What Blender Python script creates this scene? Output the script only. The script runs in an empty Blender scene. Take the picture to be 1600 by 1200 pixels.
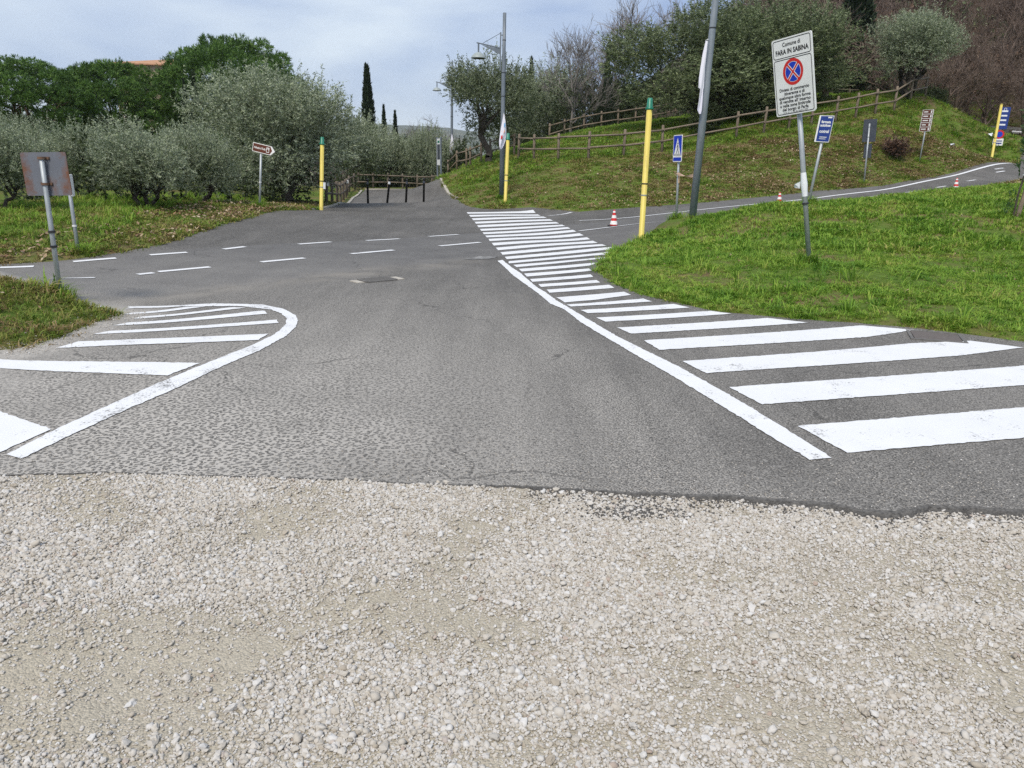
import bpy, bmesh, math, random
import numpy as np
from mathutils import Vector, Matrix, noise as mnoise
from mathutils.geometry import delaunay_2d_cdt

# ------------------------------------------------------------------ camera, sky, sun, exposure
SC = bpy.context.scene
COL = SC.collection
CAM_H, FPX = 1.6, 1200.0
PITCH, ROLL = math.radians(16.0), math.radians(1.0)
cam_data = bpy.data.cameras.new('camera')
cam = bpy.data.objects.new('camera', cam_data)
COL.objects.link(cam)
cam_data.sensor_width = 36.0
cam_data.lens = 36.0 * FPX / 1600.0
cam_data.clip_start, cam_data.clip_end = 0.05, 6000.0
cam.matrix_world = Matrix.Translation((0, 0, CAM_H)) @ Matrix.Rotation(math.radians(90) - PITCH, 4, 'X') @ Matrix.Rotation(ROLL, 4, 'Z')
SC.camera = cam

SUN_EL, SUN_AZ = math.radians(52), math.radians(200)
world = bpy.data.worlds.new('World')
SC.world = world
world.use_nodes = True
wn, wl = world.node_tree.nodes, world.node_tree.links
wn.clear()
w_out = wn.new('ShaderNodeOutputWorld')
w_bg = wn.new('ShaderNodeBackground')
w_bg.inputs['Strength'].default_value = 0.075
sky = wn.new('ShaderNodeTexSky')
sky.sky_type = 'NISHITA'
sky.sun_disc = False
sky.sun_elevation = SUN_EL
sky.sun_rotation = SUN_AZ
wtc = wn.new('ShaderNodeTexCoord')
wmap = wn.new('ShaderNodeMapping')
wmap.inputs['Scale'].default_value = (1.0, 1.0, 3.2)
wmap.inputs['Location'].default_value = (0.55, 0.2, 0.35)
wnoi = wn.new('ShaderNodeTexNoise')
wnoi.inputs['Scale'].default_value = 1.7
wnoi.inputs['Detail'].default_value = 5.0
wnoi.inputs['Roughness'].default_value = 0.5
wnoi.inputs['Distortion'].default_value = 0.3
wramp = wn.new('ShaderNodeValToRGB')
wramp.color_ramp.elements[0].position = 0.40
wramp.color_ramp.elements[0].color = (2.55, 3.4, 5.3, 1)
wramp.color_ramp.elements[1].position = 0.585
wramp.color_ramp.elements[1].color = (5.6, 6.3, 7.1, 1)
wmix = wn.new('ShaderNodeMixRGB')
wmix.inputs['Fac'].default_value = 0.9
wl.new(wtc.outputs['Generated'], wmap.inputs['Vector'])
wl.new(wmap.outputs['Vector'], wnoi.inputs['Vector'])
wl.new(wnoi.outputs['Fac'], wramp.inputs['Fac'])
wl.new(sky.outputs['Color'], wmix.inputs['Color1'])
wl.new(wramp.outputs['Color'], wmix.inputs['Color2'])
wl.new(wmix.outputs['Color'], w_bg.inputs['Color'])
wl.new(w_bg.outputs['Background'], w_out.inputs['Surface'])

sun_data = bpy.data.lights.new('sun', 'SUN')
sun_data.energy = 1.9
sun_data.angle = math.radians(17)
sun_data.color = (1.0, 0.92, 0.80)
sun = bpy.data.objects.new('sun', sun_data)
COL.objects.link(sun)
sun.rotation_euler = (math.radians(90) - SUN_EL, 0, math.pi - SUN_AZ)

SC.view_settings.view_transform = 'Standard'
SC.view_settings.look = 'None'
SC.view_settings.gamma = 1.0
SC.view_settings.exposure = 0.90
SC.view_settings.use_curve_mapping = False
SC.cycles.use_denoising = False
SC.cycles.max_bounces = 5
SC.cycles.diffuse_bounces = 3
SC.cycles.transparent_max_bounces = 8

RNG = np.random.default_rng(7)
random.seed(7)

# ------------------------------------------------------------------ geometry of the place
def ray(px, py):
    x, y = (px - 800) / FPX, -(py - 600) / FPX
    c, s = math.cos(ROLL), math.sin(ROLL)
    xl, yl = x * c - y * s, y * c + x * s
    return np.array([xl, math.cos(PITCH) + yl * math.sin(PITCH), -math.sin(PITCH) + yl * math.cos(PITCH)])

def at(px, py, Y):
    """point on the sight line at distance Y in front of the camera"""
    d = ray(px, py)
    return d * (Y / d[1]) + np.array([0, 0, CAM_H])

# terrain: thin plate spline through surveyed points
CTRL = [(x, y, 0) for x, y in [
    (-4, 4), (-2, 4), (0, 4), (2, 4), (4, 4), (6, 5), (-3.5, 6.5), (0, 7), (2, 6), (4.5, 6.5), (1, 9), (-3.5, 9), (-2, 12),
    (0, 12), (1.2, 12), (-7, 10.2), (-5, 11.5), (0, 17), (-3, 17), (1.9, 15.6), (0, 22), (-4, 22), (0, 27), (-2.5, 28),
    (-5, 27), (-5, 32), (-7, 45), (-5, 44), (0, 0), (-4, 0), (4, 0), (-10, 6), (2.2, 8.5), (1.35, 11), (-4, 36), (-6, 50),
    (-4.1, 7), (-4.35, 6.2), (0.3, 27.4), (-1.2, 28.3), (1.4, 26.8), (-.6, 25), (.9, 24.5), (-4.7, 8.6), (2.8, 17.2), (3.4, 8.0), (-2.2, 30)]]
CTRL += [tuple(at(*p)) for p in [
    # road to the right
    (1050, 345, 21.5), (1440, 305, 26), (1590, 282, 29), (1250, 310, 27.5), (1590, 256, 34), (1000, 335, 24.8), (1640, 243, 36.5), (1690, 229, 39.5), (1650, 269, 31.2), (1700, 256, 33.5), (1740, 240, 37),
    # island of grass
    (1264, 415, 11.6), (1100, 400, 13.6), (1200, 327, 18.5), (1085, 345, 18.5), (1400, 312, 20.5), (1590, 293, 22), (1450, 420, 12.2), (1590, 420, 12.5), (1040, 400, 14.2),
    # left bank
    (0, 350, 14.5), (200, 334, 17.5), (405, 325, 21.8), (124, 397, 12.4), (300, 330, 19.5), (502, 328, 25.2), (60, 380, 13.2),
    # hill
    (700, 276, 38), (740, 262, 40), (765, 255, 39), (834, 252, 36.5), (919, 251, 34), (974, 246, 34.8), (1034, 238, 35.5), (1150, 217, 36), (1232, 203, 37),
    (1336, 186, 38.2), (1396, 175, 39), (783, 312, 30.2), (900, 300, 29.3), (1050, 290, 30), (1200, 268, 31), (1320, 240, 33),
    (1440, 215, 35.5), (1460, 158, 41), (1505, 185, 42), (1548, 255, 37), (1349, 287, 30.2), (1434, 258, 33), (1545, 228, 44),
    (1065, 184, 52), (965, 202, 52), (880, 220, 52), (1200, 172, 47), (1320, 150, 50), (720, 262, 46), (1575, 205, 55)]]
CTRL += [(-5.7, 8.2, .44), (-5.3, 7.2, .24), (-7.5, 6.5, .60), (-12, 4, .4),
         (-25, 25, .3), (-40, 40, .5), (-15, 35, .3), (-12, 50, 0), (-30, 70, .5), (0, 75, 0), (-2, 60, 0), (-7, 48, 0), (-4, 48, 0), (-9.5, 46, 0), (12, 75, 6.0), (25, 62, 7.5),
         (40, 60, 9), (38, 85, 21), (70, 85, 24), (22, 90, 14), (60, 50, 6), (50, 40, 3.4), (30, 10, .8), (25, 22, 1.5), (20, 5, .3), (-60, 120, 2), (0, 130, 0), (50, 130, 34), (100, 100, 36),
         (-15, -5, 0), (15, -5, 0), (-40, -10, 0), (40, -10, 1)]
CT = np.array(CTRL, float)
def _phi(r2):
    return 0.5 * r2 * np.log(r2 + 1e-9)
_n = len(CT)
_K = _phi(((CT[:, None, :2] - CT[None, :, :2]) ** 2).sum(-1)) + np.eye(_n) * 0.12
_Pm = np.hstack([np.ones((_n, 1)), CT[:, :2]])
_A = np.block([[_K, _Pm], [_Pm.T, np.zeros((3, 3))]])
_W = np.linalg.solve(_A, np.concatenate([CT[:, 2], np.zeros(3)]))

def hgt(x, y):
    x, y = np.asarray(x, float), np.asarray(y, float)
    sh = x.shape
    q = np.stack([x.ravel(), y.ravel()], 1)
    qc = q.copy()
    qc[:, 0] = np.clip(qc[:, 0], -110, 110)
    qc[:, 1] = np.clip(qc[:, 1], -12, 140)
    out = np.empty(len(q))
    for i in range(0, len(q), 20000):
        b = qc[i:i + 20000]
        r2 = ((b[:, None, :] - CT[None, :, :2]) ** 2).sum(-1)
        out[i:i + 20000] = _phi(r2) @ _W[:_n] + _W[_n] + b @ _W[_n + 1:]
    far = np.hypot(q[:, 0], q[:, 1] - 40)
    k = np.clip((far - 110) / 90, 0, 1)
    out = out * (1 - k)
    return out.reshape(sh)

def h1(x, y):
    return float(hgt(np.array([x]), np.array([y]))[0])

def hit(px, py, tmax=90):
    d = ray(px, py)
    Y = np.arange(1.2, tmax, 0.04)
    p = d[None, :] * (Y / d[1])[:, None] + np.array([0, 0, CAM_H])
    below = np.nonzero(p[:, 2] < hgt(p[:, 0], p[:, 1]))[0]
    i = below[0] if len(below) else len(Y) - 1
    return p[i, :2]

def on(px, py, Y):
    """ground point below the sight line at distance Y"""
    p = at(px, py, Y)
    return np.array([p[0], p[1], h1(p[0], p[1])])

# ------------------------------------------------------------------ helpers
class MB:
    def __init__(s):
        s.v, s.f, s.m = [], [], []
    def add(s, verts, faces, mi=0):
        o = len(s.v)
        s.v += [tuple(p) for p in verts]
        s.f += [tuple(i + o for i in f) for f in faces]
        s.m += [mi] * len(faces)
        return s
    def box(s, c, size, rz=0.0, rx=0.0, mi=0, M=None):
        hx, hy, hz = size[0] / 2, size[1] / 2, size[2] / 2
        R = M if M is not None else Matrix.Rotation(rz, 3, 'Z') @ Matrix.Rotation(rx, 3, 'X')
        vs = [Vector(c) + R @ Vector((sx * hx, sy * hy, sz * hz)) for sx in (-1, 1) for sy in (-1, 1) for sz in (-1, 1)]
        return s.add(vs, [(0, 1, 3, 2), (4, 6, 7, 5), (0, 4, 5, 1), (2, 3, 7, 6), (0, 2, 6, 4), (1, 5, 7, 3)], mi)
    def tube(s, p0, p1, r0, r1=None, n=10, cap=True, mi=0):
        r1 = r0 if r1 is None else r1
        p0, p1 = Vector(p0), Vector(p1)
        d = (p1 - p0).normalized()
        a = d.orthogonal().normalized()
        b = d.cross(a)
        vs = []
        for p, r in ((p0, r0), (p1, r1)):
            vs += [p + (a * math.cos(2 * math.pi * k / n) + b * math.sin(2 * math.pi * k / n)) * r for k in range(n)]
        fs = [(k, (k + 1) % n, n + (k + 1) % n, n + k) for k in range(n)]
        if cap:
            fs += [tuple(range(n))[::-1], tuple(range(n, 2 * n))]
        return s.add(vs, fs, mi)
    def path(s, pts, rs, n=6, mi=0):
        for k in range(len(pts) - 1):
            s.tube(pts[k], pts[k + 1], rs[k], rs[k + 1], n, cap=(k == len(pts) - 2), mi=mi)
        return s
    def lathe(s, prof, n=20, o=(0, 0, 0), mi=0, caps=True):
        vs = [(o[0] + r * math.cos(2 * math.pi * k / n), o[1] + r * math.sin(2 * math.pi * k / n), o[2] + z) for r, z in prof for k in range(n)]
        fs = [(i * n + k, i * n + (k + 1) % n, (i + 1) * n + (k + 1) % n, (i + 1) * n + k) for i in range(len(prof) - 1) for k in range(n)]
        if caps:
            fs += [tuple(range(n))[::-1], tuple(range((len(prof) - 1) * n, len(prof) * n))]
        return s.add(vs, fs, mi)
    def mesh(s, name, mats, smooth=False):
        me = bpy.data.meshes.new(name)
        me.from_pydata([tuple(v) for v in s.v], [], s.f)
        for m in (mats if isinstance(mats, (list, tuple)) else [mats]):
            me.materials.append(m)
        me.polygons.foreach_set('material_index', s.m)
        if smooth:
            me.polygons.foreach_set('use_smooth', [len(f) == 4 for f in s.f])
        me.update()
        return me
    def build(s, name, mats, parent=None, smooth=False):
        return link(name, s.mesh(name, mats, smooth), parent)

def link(name, data, parent=None):
    o = bpy.data.objects.new(name, data)
    COL.objects.link(o)
    if parent is not None:
        o.parent = parent
    return o

def tag(o, label, cat, group=None, kind=None):
    if label: o['label'] = label
    if cat: o['category'] = cat
    if group: o['group'] = group
    if kind: o['kind'] = kind
    return o

def thing(name, label, cat, loc=(0, 0, 0), rz=0.0, group=None, rot=None):
    o = link(name, None)
    o.empty_display_size = 0.2
    o.location = tuple(float(c) for c in loc)
    o.rotation_euler = rot if rot is not None else (0, 0, rz)
    return tag(o, label, cat, group)

def copy_tree(o, parent=None):
    c = o.copy()
    COL.objects.link(c)
    if parent is not None:
        c.parent = parent
    for ch in list(o.children):
        copy_tree(ch, c)
    return c

def np_mesh(name, verts, faces4, mat, tone=None, smooth=False):
    me = bpy.data.meshes.new(name)
    nv, nf, k = len(verts), len(faces4), faces4.shape[1]
    me.vertices.add(nv)
    me.vertices.foreach_set('co', np.ascontiguousarray(verts, np.float32).ravel())
    me.loops.add(nf * k)
    me.loops.foreach_set('vertex_index', np.ascontiguousarray(faces4, np.int32).ravel())
    me.polygons.add(nf)
    me.polygons.foreach_set('loop_start', np.arange(0, nf * k, k, dtype=np.int32))
    me.polygons.foreach_set('loop_total', np.full(nf, k, dtype=np.int32))
    if smooth:
        me.polygons.foreach_set('use_smooth', np.ones(nf, bool))
    if tone is not None:
        a = me.attributes.new('tone', 'FLOAT', 'FACE')
        a.data.foreach_set('value', np.ascontiguousarray(tone, np.float32))
    for m in (mat if isinstance(mat, (list, tuple)) else [mat]):
        me.materials.append(m)
    me.update()
    me.validate()
    return me

# ------------------------------------------------------------------ materials
def new_mat(name):
    m = bpy.data.materials.new(name)
    m.use_nodes = True
    nt = m.node_tree
    return m, nt.nodes, nt.links, nt.nodes['Principled BSDF']

def N(nodes, kind, **kw):
    n = nodes.new(kind)
    for k, v in kw.items():
        if k in n.inputs.keys():
            n.inputs[k].default_value = v
        else:
            setattr(n, k, v)
    return n

def ramp(nodes, stops):
    r = nodes.new('ShaderNodeValToRGB')
    el = r.color_ramp.elements
    while len(el) < len(stops):
        el.new(0.5)
    for e, (p, c) in zip(el, stops):
        e.position = p
        e.color = (c, c, c, 1) if isinstance(c, (int, float)) else (*c, 1)
    return r

def mixc(nodes, links, fac, a, b, mode='MIX'):
    m = nodes.new('ShaderNodeMixRGB')
    m.blend_type = mode
    for sock, v in ((m.inputs[0], fac), (m.inputs[1], a), (m.inputs[2], b)):
        if isinstance(v, (int, float)):
            sock.default_value = v if sock.type == 'VALUE' else (v, v, v, 1)
        elif isinstance(v, tuple):
            sock.default_value = (*v, 1)
        else:
            links.new(v, sock)
    return m.outputs[0]

def coords(nodes, links, scale=(1, 1, 1), obj=True):
    tc = nodes.new('ShaderNodeTexCoord')
    mp = nodes.new('ShaderNodeMapping')
    mp.inputs['Scale'].default_value = scale
    links.new(tc.outputs['Object' if obj else 'Generated'], mp.inputs['Vector'])
    return mp.outputs['Vector']

def noi(nodes, links, vec, scale, detail=4, rough=0.55, dist=0.0):
    n = N(nodes, 'ShaderNodeTexNoise', Scale=scale, Detail=detail, Roughness=rough, Distortion=dist)
    links.new(vec, n.inputs['Vector'])
    return n.outputs['Fac']

def surf(name, c1, c2, scale=6, rough=0.6, metal=0.0, bump=0.0, bscale=60, contrast=(0.35, 0.65), spec=0.5, stretch=(1, 1, 1), stain=None):
    m, n, l, b = new_mat(name)
    v = coords(n, l, stretch)
    f = ramp(n, [(contrast[0], 0.0), (contrast[1], 1.0)])
    l.new(noi(n, l, v, scale, 6, 0.6), f.inputs['Fac'])
    col_ = mixc(n, l, f.outputs['Color'], c1, c2)
    if stain:
        f2 = ramp(n, [(0.55, 0.0), (0.68, 1.0)])
        l.new(noi(n, l, coords(n, l, (1, 1, .35)), 9, 7, 0.72), f2.inputs['Fac'])
        f3 = ramp(n, [(0.66, 0.0), (0.70, 1.0)])
        l.new(noi(n, l, v, 30, 5, 0.7), f3.inputs['Fac'])
        col_ = mixc(n, l, mixc(n, l, 1.0, f2.outputs['Color'], 0.55, 'MULTIPLY'), col_, stain)
        col_ = mixc(n, l, f3.outputs['Color'], col_, tuple(c * .5 for c in stain))
    l.new(col_, b.inputs['Base Color'])
    b.inputs['Roughness'].default_value = rough
    b.inputs['Metallic'].default_value = metal
    b.inputs['Specular IOR Level'].default_value = spec
    if bump:
        bp = N(n, 'ShaderNodeBump', Strength=bump, Distance=0.01)
        l.new(noi(n, l, v, bscale, 4), bp.inputs['Height'])
        l.new(bp.outputs['Normal'], b.inputs['Normal'])
    return m

def leaf_mat(name, stops, back=None, transl=0.3, rough=0.5, spec=0.25):
    m, n, l, b = new_mat(name)
    at_ = N(n, 'ShaderNodeAttribute', attribute_name='tone')
    r = ramp(n, stops)
    l.new(at_.outputs['Fac'], r.inputs['Fac'])
    colr = r.outputs['Color']
    if back:
        g = n.new('ShaderNodeNewGeometry')
        colr = mixc(n, l, g.outputs['Backfacing'], colr, back)
    l.new(colr, b.inputs['Base Color'])
    b.inputs['Roughness'].default_value = rough
    b.inputs['Specular IOR Level'].default_value = spec
    t = n.new('ShaderNodeBsdfTranslucent')
    l.new(colr, t.inputs['Color'])
    mx = n.new('ShaderNodeMixShader')
    mx.inputs[0].default_value = transl
    l.new(b.outputs[0], mx.inputs[1])
    l.new(t.outputs[0], mx.inputs[2])
    l.new(mx.outputs[0], n['Material Output'].inputs['Surface'])
    return m

def asphalt_mat():
    m, n, l, b = new_mat('worn_asphalt')
    v = coords(n, l)
    sep = n.new('ShaderNodeSeparateXYZ')
    l.new(v, sep.inputs[0])
    # dust trodden in from the gravel car park: strongest near its edge and to the left
    def mr(sock, a0, a1, b0=0.0, b1=1.0):
        k = N(n, 'ShaderNodeMapRange')
        l.new(sock, k.inputs[0])
        for i, x in enumerate((a0, a1, b0, b1)):
            k.inputs[i + 1].default_value = x
        return k.outputs[0]
    def math_(op, a, c):
        k = n.new('ShaderNodeMath')
        k.operation = op
        for s_, x in zip(k.inputs, (a, c)):
            if isinstance(x, (int, float)): s_.default_value = x
            else: l.new(x, s_)
        return k.outputs[0]
    near = mr(sep.outputs['Y'], 8.6, 4.6)
    left = mr(sep.outputs['X'], 0.7, -1.3, 0.0, 1.0)
    patch = mr(noi(n, l, v, 0.9, 5, 0.6), 0.3, 0.6, 0.55, 1.1)
    dust = math_('MULTIPLY', math_('MULTIPLY', near, left), patch)
    # coarse aggregate in the old surface
    wv = N(n, 'ShaderNodeVectorMath', operation='ADD')
    wn_ = N(n, 'ShaderNodeTexNoise', Scale=26.0, Detail=3.0)
    l.new(v, wn_.inputs['Vector'])
    sc_ = N(n, 'ShaderNodeVectorMath', operation='SCALE')
    sc_.inputs['Scale'].default_value = 0.035
    l.new(wn_.outputs['Color'], sc_.inputs[0])
    l.new(v, wv.inputs[0]); l.new(sc_.outputs[0], wv.inputs[1])
    vo = N(n, 'ShaderNodeTexVoronoi', Scale=36.0, voronoi_dimensions='2D')
    l.new(wv.outputs[0], vo.inputs['Vector'])
    vo2 = N(n, 'ShaderNodeTexVoronoi', Scale=88.0, voronoi_dimensions='2D')
    l.new(wv.outputs[0], vo2.inputs['Vector'])
    gap = ramp(n, [(0.33, 0.0), (0.45, 1.0)])
    l.new(math_('ADD', vo.outputs['Distance'], math_('MULTIPLY', math_('SUBTRACT', noi(n, l, v, 48, 4, 0.65), 0.5), 0.85)), gap.inputs['Fac'])
    gap2 = ramp(n, [(0.36, 0.0), (0.52, 1.0)])
    l.new(math_('ADD', vo2.outputs['Distance'], math_('MULTIPLY', math_('SUBTRACT', noi(n, l, v, 95, 4, 0.65), 0.5), 0.8)), gap2.inputs['Fac'])
    # base tones
    big = noi(n, l, coords(n, l, (0.55, 0.35, 1)), 0.9, 6, 0.62)
    base = mixc(n, l, mr(big, 0.3, 0.7), (0.072, 0.069, 0.065), (0.125, 0.119, 0.112))
    stain = ramp(n, [(0.58, 0.0), (0.72, 1.0)])
    l.new(noi(n, l, v, 0.55, 7, 0.65), stain.inputs['Fac'])
    base = mixc(n, l, math_('MULTIPLY', stain.outputs['Color'], 0.45), base, (0.165, 0.155, 0.145))
    tint = N(n, 'ShaderNodeSeparateColor')
    l.new(vo2.outputs['Color'], tint.inputs[0])
    streak = noi(n, l, coords(n, l, (2.2, .22, 1)), 1.4, 5, 0.6, 0.15)
    base = mixc(n, l, 1.0, base, mr(streak, 0.3, 0.7, 0.86, 1.16), 'MULTIPLY')
    base = mixc(n, l, 1.0, base, mr(tint.outputs[0], 0, 1, 0.55, 1.5), 'MULTIPLY')
    spk = ramp(n, [(0.86, 0.0), (0.93, 1.0)])
    l.new(tint.outputs[1], spk.inputs['Fac'])
    base = mixc(n, l, math_('MULTIPLY', spk.outputs['Color'], 0.5), base, (0.28, 0.27, 0.255))
    # road carriageway: newer, smoother, bluish grey band along its line
    proj_ = math_('ADD', math_('MULTIPLY', sep.outputs['X'], 0.75), math_('MULTIPLY', sep.outputs['Y'], -0.66))
    edge_n = math_('MULTIPLY', math_('SUBTRACT', noi(n, l, v, 1.3, 4), 0.5), 0.25)
    pj = math_('ADD', proj_, edge_n)
    band = math_('MULTIPLY', mr(pj, -13.15, -13.0), mr(pj, -9.35, -9.5))
    band = math_('MULTIPLY', band, mr(sep.outputs['Y'], 5, 6))
    roadc = mixc(n, l, mr(noi(n, l, v, 1.5, 6), 0.3, 0.7), (0.110, 0.107, 0.106), (0.150, 0.146, 0.142))
    roadc = mixc(n, l, 1.0, roadc, mr(tint.outputs[0], 0, 1, 0.75, 1.25), 'MULTIPLY')
    base = mixc(n, l, math_('MULTIPLY', band, 0.85), base, roadc)
    dirt = math_('MULTIPLY', mr(pj, -9.9, -9.3), mr(pj, -8.7, -9.25))
    base = mixc(n, l, math_('MULTIPLY', math_('MULTIPLY', dirt, mr(sep.outputs['Y'], 14.5, 12)), mr(noi(n, l, v, 2.0, 5), 0.35, 0.65)), base, (0.2, 0.185, 0.165))
    dcol = mixc(n, l, mr(noi(n, l, v, 1.2, 5), 0.35, 0.7), (0.38, 0.36, 0.33), (0.46, 0.435, 0.40))
    fr_ = math_('MULTIPLY', mr(math_('ADD', sep.outputs['X'], math_('MULTIPLY', math_('SUBTRACT', noi(n, l, v, 1.6, 5), 0.5), 1.0)), -3.55, -4.15), mr(sep.outputs['Y'], 8.7, 8.2))
    df = math_('MULTIPLY', dust, math_('MAXIMUM', gap.outputs['Color'], 0.06))
    df = math_('MAXIMUM', df, math_('MULTIPLY', fr_, mr(noi(n, l, v, 30, 4), 0.3, 0.6, 0.45, 1.0)))
    colr = mixc(n, l, df, base, dcol)
    df2 = math_('MULTIPLY', math_('MULTIPLY', mr(sep.outputs['Y'], 14, 6.5), gap2.outputs['Color']), mr(noi(n, l, coords(n, l, (1, .45, 1)), 0.9, 6), 0.32, 0.6, 0.55, 1.0))
    df2 = math_('MULTIPLY', df2, math_('SUBTRACT', 1.0, math_('MULTIPLY', dust, 0.7)))
    df2 = math_('MULTIPLY', df2, mr(streak, 0.32, 0.66, 0.7, 1.1))
    df2 = math_('MULTIPLY', df2, mr(math_('ADD', sep.outputs['X'], math_('MULTIPLY', sep.outputs['Y'], .27)), 2.75, 2.2, .55, 1))
    colr = mixc(n, l, df2, colr, (0.37, 0.35, 0.32))
    # hairline cracks
    vc = N(n, 'ShaderNodeTexVoronoi', Scale=0.42, voronoi_dimensions='2D', feature='DISTANCE_TO_EDGE')
    wv2 = N(n, 'ShaderNodeVectorMath', operation='ADD')
    wn2 = N(n, 'ShaderNodeTexNoise', Scale=1.6, Detail=6.0)
    l.new(v, wn2.inputs['Vector'])
    sc2 = N(n, 'ShaderNodeVectorMath', operation='SCALE'); sc2.inputs['Scale'].default_value = 0.9
    l.new(wn2.outputs['Color'], sc2.inputs[0]); l.new(v, wv2.inputs[0]); l.new(sc2.outputs[0], wv2.inputs[1]); l.new(wv2.outputs[0], vc.inputs['Vector'])
    ck = math_('MULTIPLY', mr(vc.outputs['Distance'], 0.006, 0.002), mr(noi(n, l, v, 0.45, 3), 0.5, 0.56))
    colr = mixc(n, l, math_('MULTIPLY', ck, 0.6), colr, (0.045, 0.043, 0.041))
    l.new(colr, b.inputs['Base Color'])
    b.inputs['Roughness'].default_value = 0.88
    b.inputs['Specular IOR Level'].default_value = 0.3
    bp = N(n, 'ShaderNodeBump', Strength=0.75, Distance=0.006)
    hh = math_('ADD', math_('MULTIPLY', vo.outputs['Distance'], -0.8), math_('MULTIPLY', vo2.outputs['Distance'], -0.5))
    l.new(hh, bp.inputs['Height'])
    l.new(bp.outputs['Normal'], b.inputs['Normal'])
    return m

def paint_mat(name, wear):
    m, n, l, b = new_mat(name)
    v = coords(n, l)
    vo = N(n, 'ShaderNodeTexVoronoi', Scale=80.0)
    l.new(v, vo.inputs['Vector'])
    s1 = noi(n, l, v, 3.0, 6, 0.7)
    s2 = noi(n, l, v, 60.0, 3, 0.6)
    r = ramp(n, [(1 - wear - 0.06, 0.0), (1 - wear + 0.02, 1.0)])
    mm = n.new('ShaderNodeMath'); mm.operation = 'MULTIPLY_ADD'
    l.new(s2, mm.inputs[0]); mm.inputs[1].default_value = 0.75; l.new(s1, mm.inputs[2])
    dv = n.new('ShaderNodeMath'); dv.operation = 'DIVIDE'; dv.inputs[1].default_value = 1.75
    l.new(mm.outputs[0], dv.inputs[0])
    l.new(dv.outputs[0], r.inputs['Fac'])
    white = mixc(n, l, noi(n, l, v, 2.2, 6, 0.65), (0.63, 0.64, 0.655), (0.76, 0.765, 0.775))
    l.new(mixc(n, l, r.outputs['Color'], white, (0.17, 0.165, 0.16)), b.inputs['Base Color'])
    b.inputs['Roughness'].default_value = 0.6
    bp = N(n, 'ShaderNodeBump', Strength=0.35, Distance=0.004)
    l.new(vo.outputs['Distance'], bp.inputs['Height'])
    l.new(bp.outputs['Normal'], b.inputs['Normal'])
    return m

def ground_mat():
    m, n, l, b = new_mat('turf_soil')
    v = coords(n, l)
    c = mixc(n, l, noi(n, l, v, 7, 6, 0.7), (0.075, 0.125, 0.022), (0.13, 0.19, 0.034))
    r = ramp(n, [(0.46, 0.0), (0.62, 1.0)])
    l.new(noi(n, l, v, 0.8, 7, 0.68), r.inputs['Fac'])
    c = mixc(n, l, r.outputs['Color'], c, (0.17, 0.125, 0.065))
    # further up: leaf litter of the wood
    sep = n.new('ShaderNodeSeparateXYZ')
    l.new(v, sep.inputs[0])
    k = N(n, 'ShaderNodeMapRange')
    l.new(sep.outputs['Y'], k.inputs[0]); k.inputs[1].default_value = 46; k.inputs[2].default_value = 60
    c = mixc(n, l, k.outputs[0], c, (0.045, 0.032, 0.022))
    l.new(c, b.inputs['Base Color'])
    b.inputs['Roughness'].default_value = 0.95
    b.inputs['Specular IOR Level'].default_value = 0.1
    bp = N(n, 'ShaderNodeBump', Strength=1.0, Distance=0.05)
    l.new(noi(n, l, v, 14, 5, 0.7), bp.inputs['Height'])
    l.new(bp.outputs['Normal'], b.inputs['Normal'])
    return m

def gravel_ground_mat():
    m, n, l, b = new_mat('dusty_gravel_bed')
    v = coords(n, l)
    c = mixc(n, l, noi(n, l, v, 1.3, 6, 0.65), (0.40, 0.355, 0.27), (0.41, 0.38, 0.325))
    vo = N(n, 'ShaderNodeTexVoronoi', Scale=140.0)
    l.new(v, vo.inputs['Vector'])
    sc = N(n, 'ShaderNodeSeparateColor')
    l.new(vo.outputs['Color'], sc.inputs[0])
    k = N(n, 'ShaderNodeMapRange')
    l.new(sc.outputs[0], k.inputs[0]); k.inputs[3].default_value = 0.78; k.inputs[4].default_value = 1.15
    c = mixc(n, l, 1.0, c, k.outputs[0], 'MULTIPLY')
    r = ramp(n, [(0.62, 0.0), (0.78, 1.0)])
    l.new(noi(n, l, v, 2.4, 6, 0.7), r.inputs['Fac'])
    c = mixc(n, l, r.outputs['Color'], c, (0.25, 0.215, 0.15))
    l.new(c, b.inputs['Base Color'])
    b.inputs['Roughness'].default_value = 0.95
    b.inputs['Specular IOR Level'].default_value = 0.15
    bp = N(n, 'ShaderNodeBump', Strength=0.9, Distance=0.006)
    ad = n.new('ShaderNodeMath'); ad.operation = 'MULTIPLY_ADD'
    l.new(vo.outputs['Distance'], ad.inputs[0]); ad.inputs[1].default_value = -0.8; l.new(noi(n, l, v, 40, 4), ad.inputs[2])
    l.new(ad.outputs[0], bp.inputs['Height'])
    l.new(bp.outputs['Normal'], b.inputs['Normal'])
    return m

def stone_mat():
    m, n, l, b = new_mat('limestone_chippings')
    oi = n.new('ShaderNodeObjectInfo')
    r = ramp(n, [(0.0, (0.34, 0.30, 0.245)), (0.12, (0.41, 0.375, 0.325)), (0.45, (0.46, 0.43, 0.385)), (0.8, (0.50, 0.478, 0.45)), (0.97, (0.555, 0.545, 0.53)), (1.0, (0.34, 0.27, 0.22))])
    l.new(oi.outputs['Random'], r.inputs['Fac'])
    tc = n.new('ShaderNodeTexCoord')
    c = mixc(n, l, 1.0, r.outputs['Color'], mixc(n, l, noi(n, l, tc.outputs['Object'], 60, 4), 0.85, 1.15), 'MULTIPLY')
    l.new(c, b.inputs['Base Color'])
    b.inputs['Roughness'].default_value = 0.85
    b.inputs['Specular IOR Level'].default_value = 0.25
    return m

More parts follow.
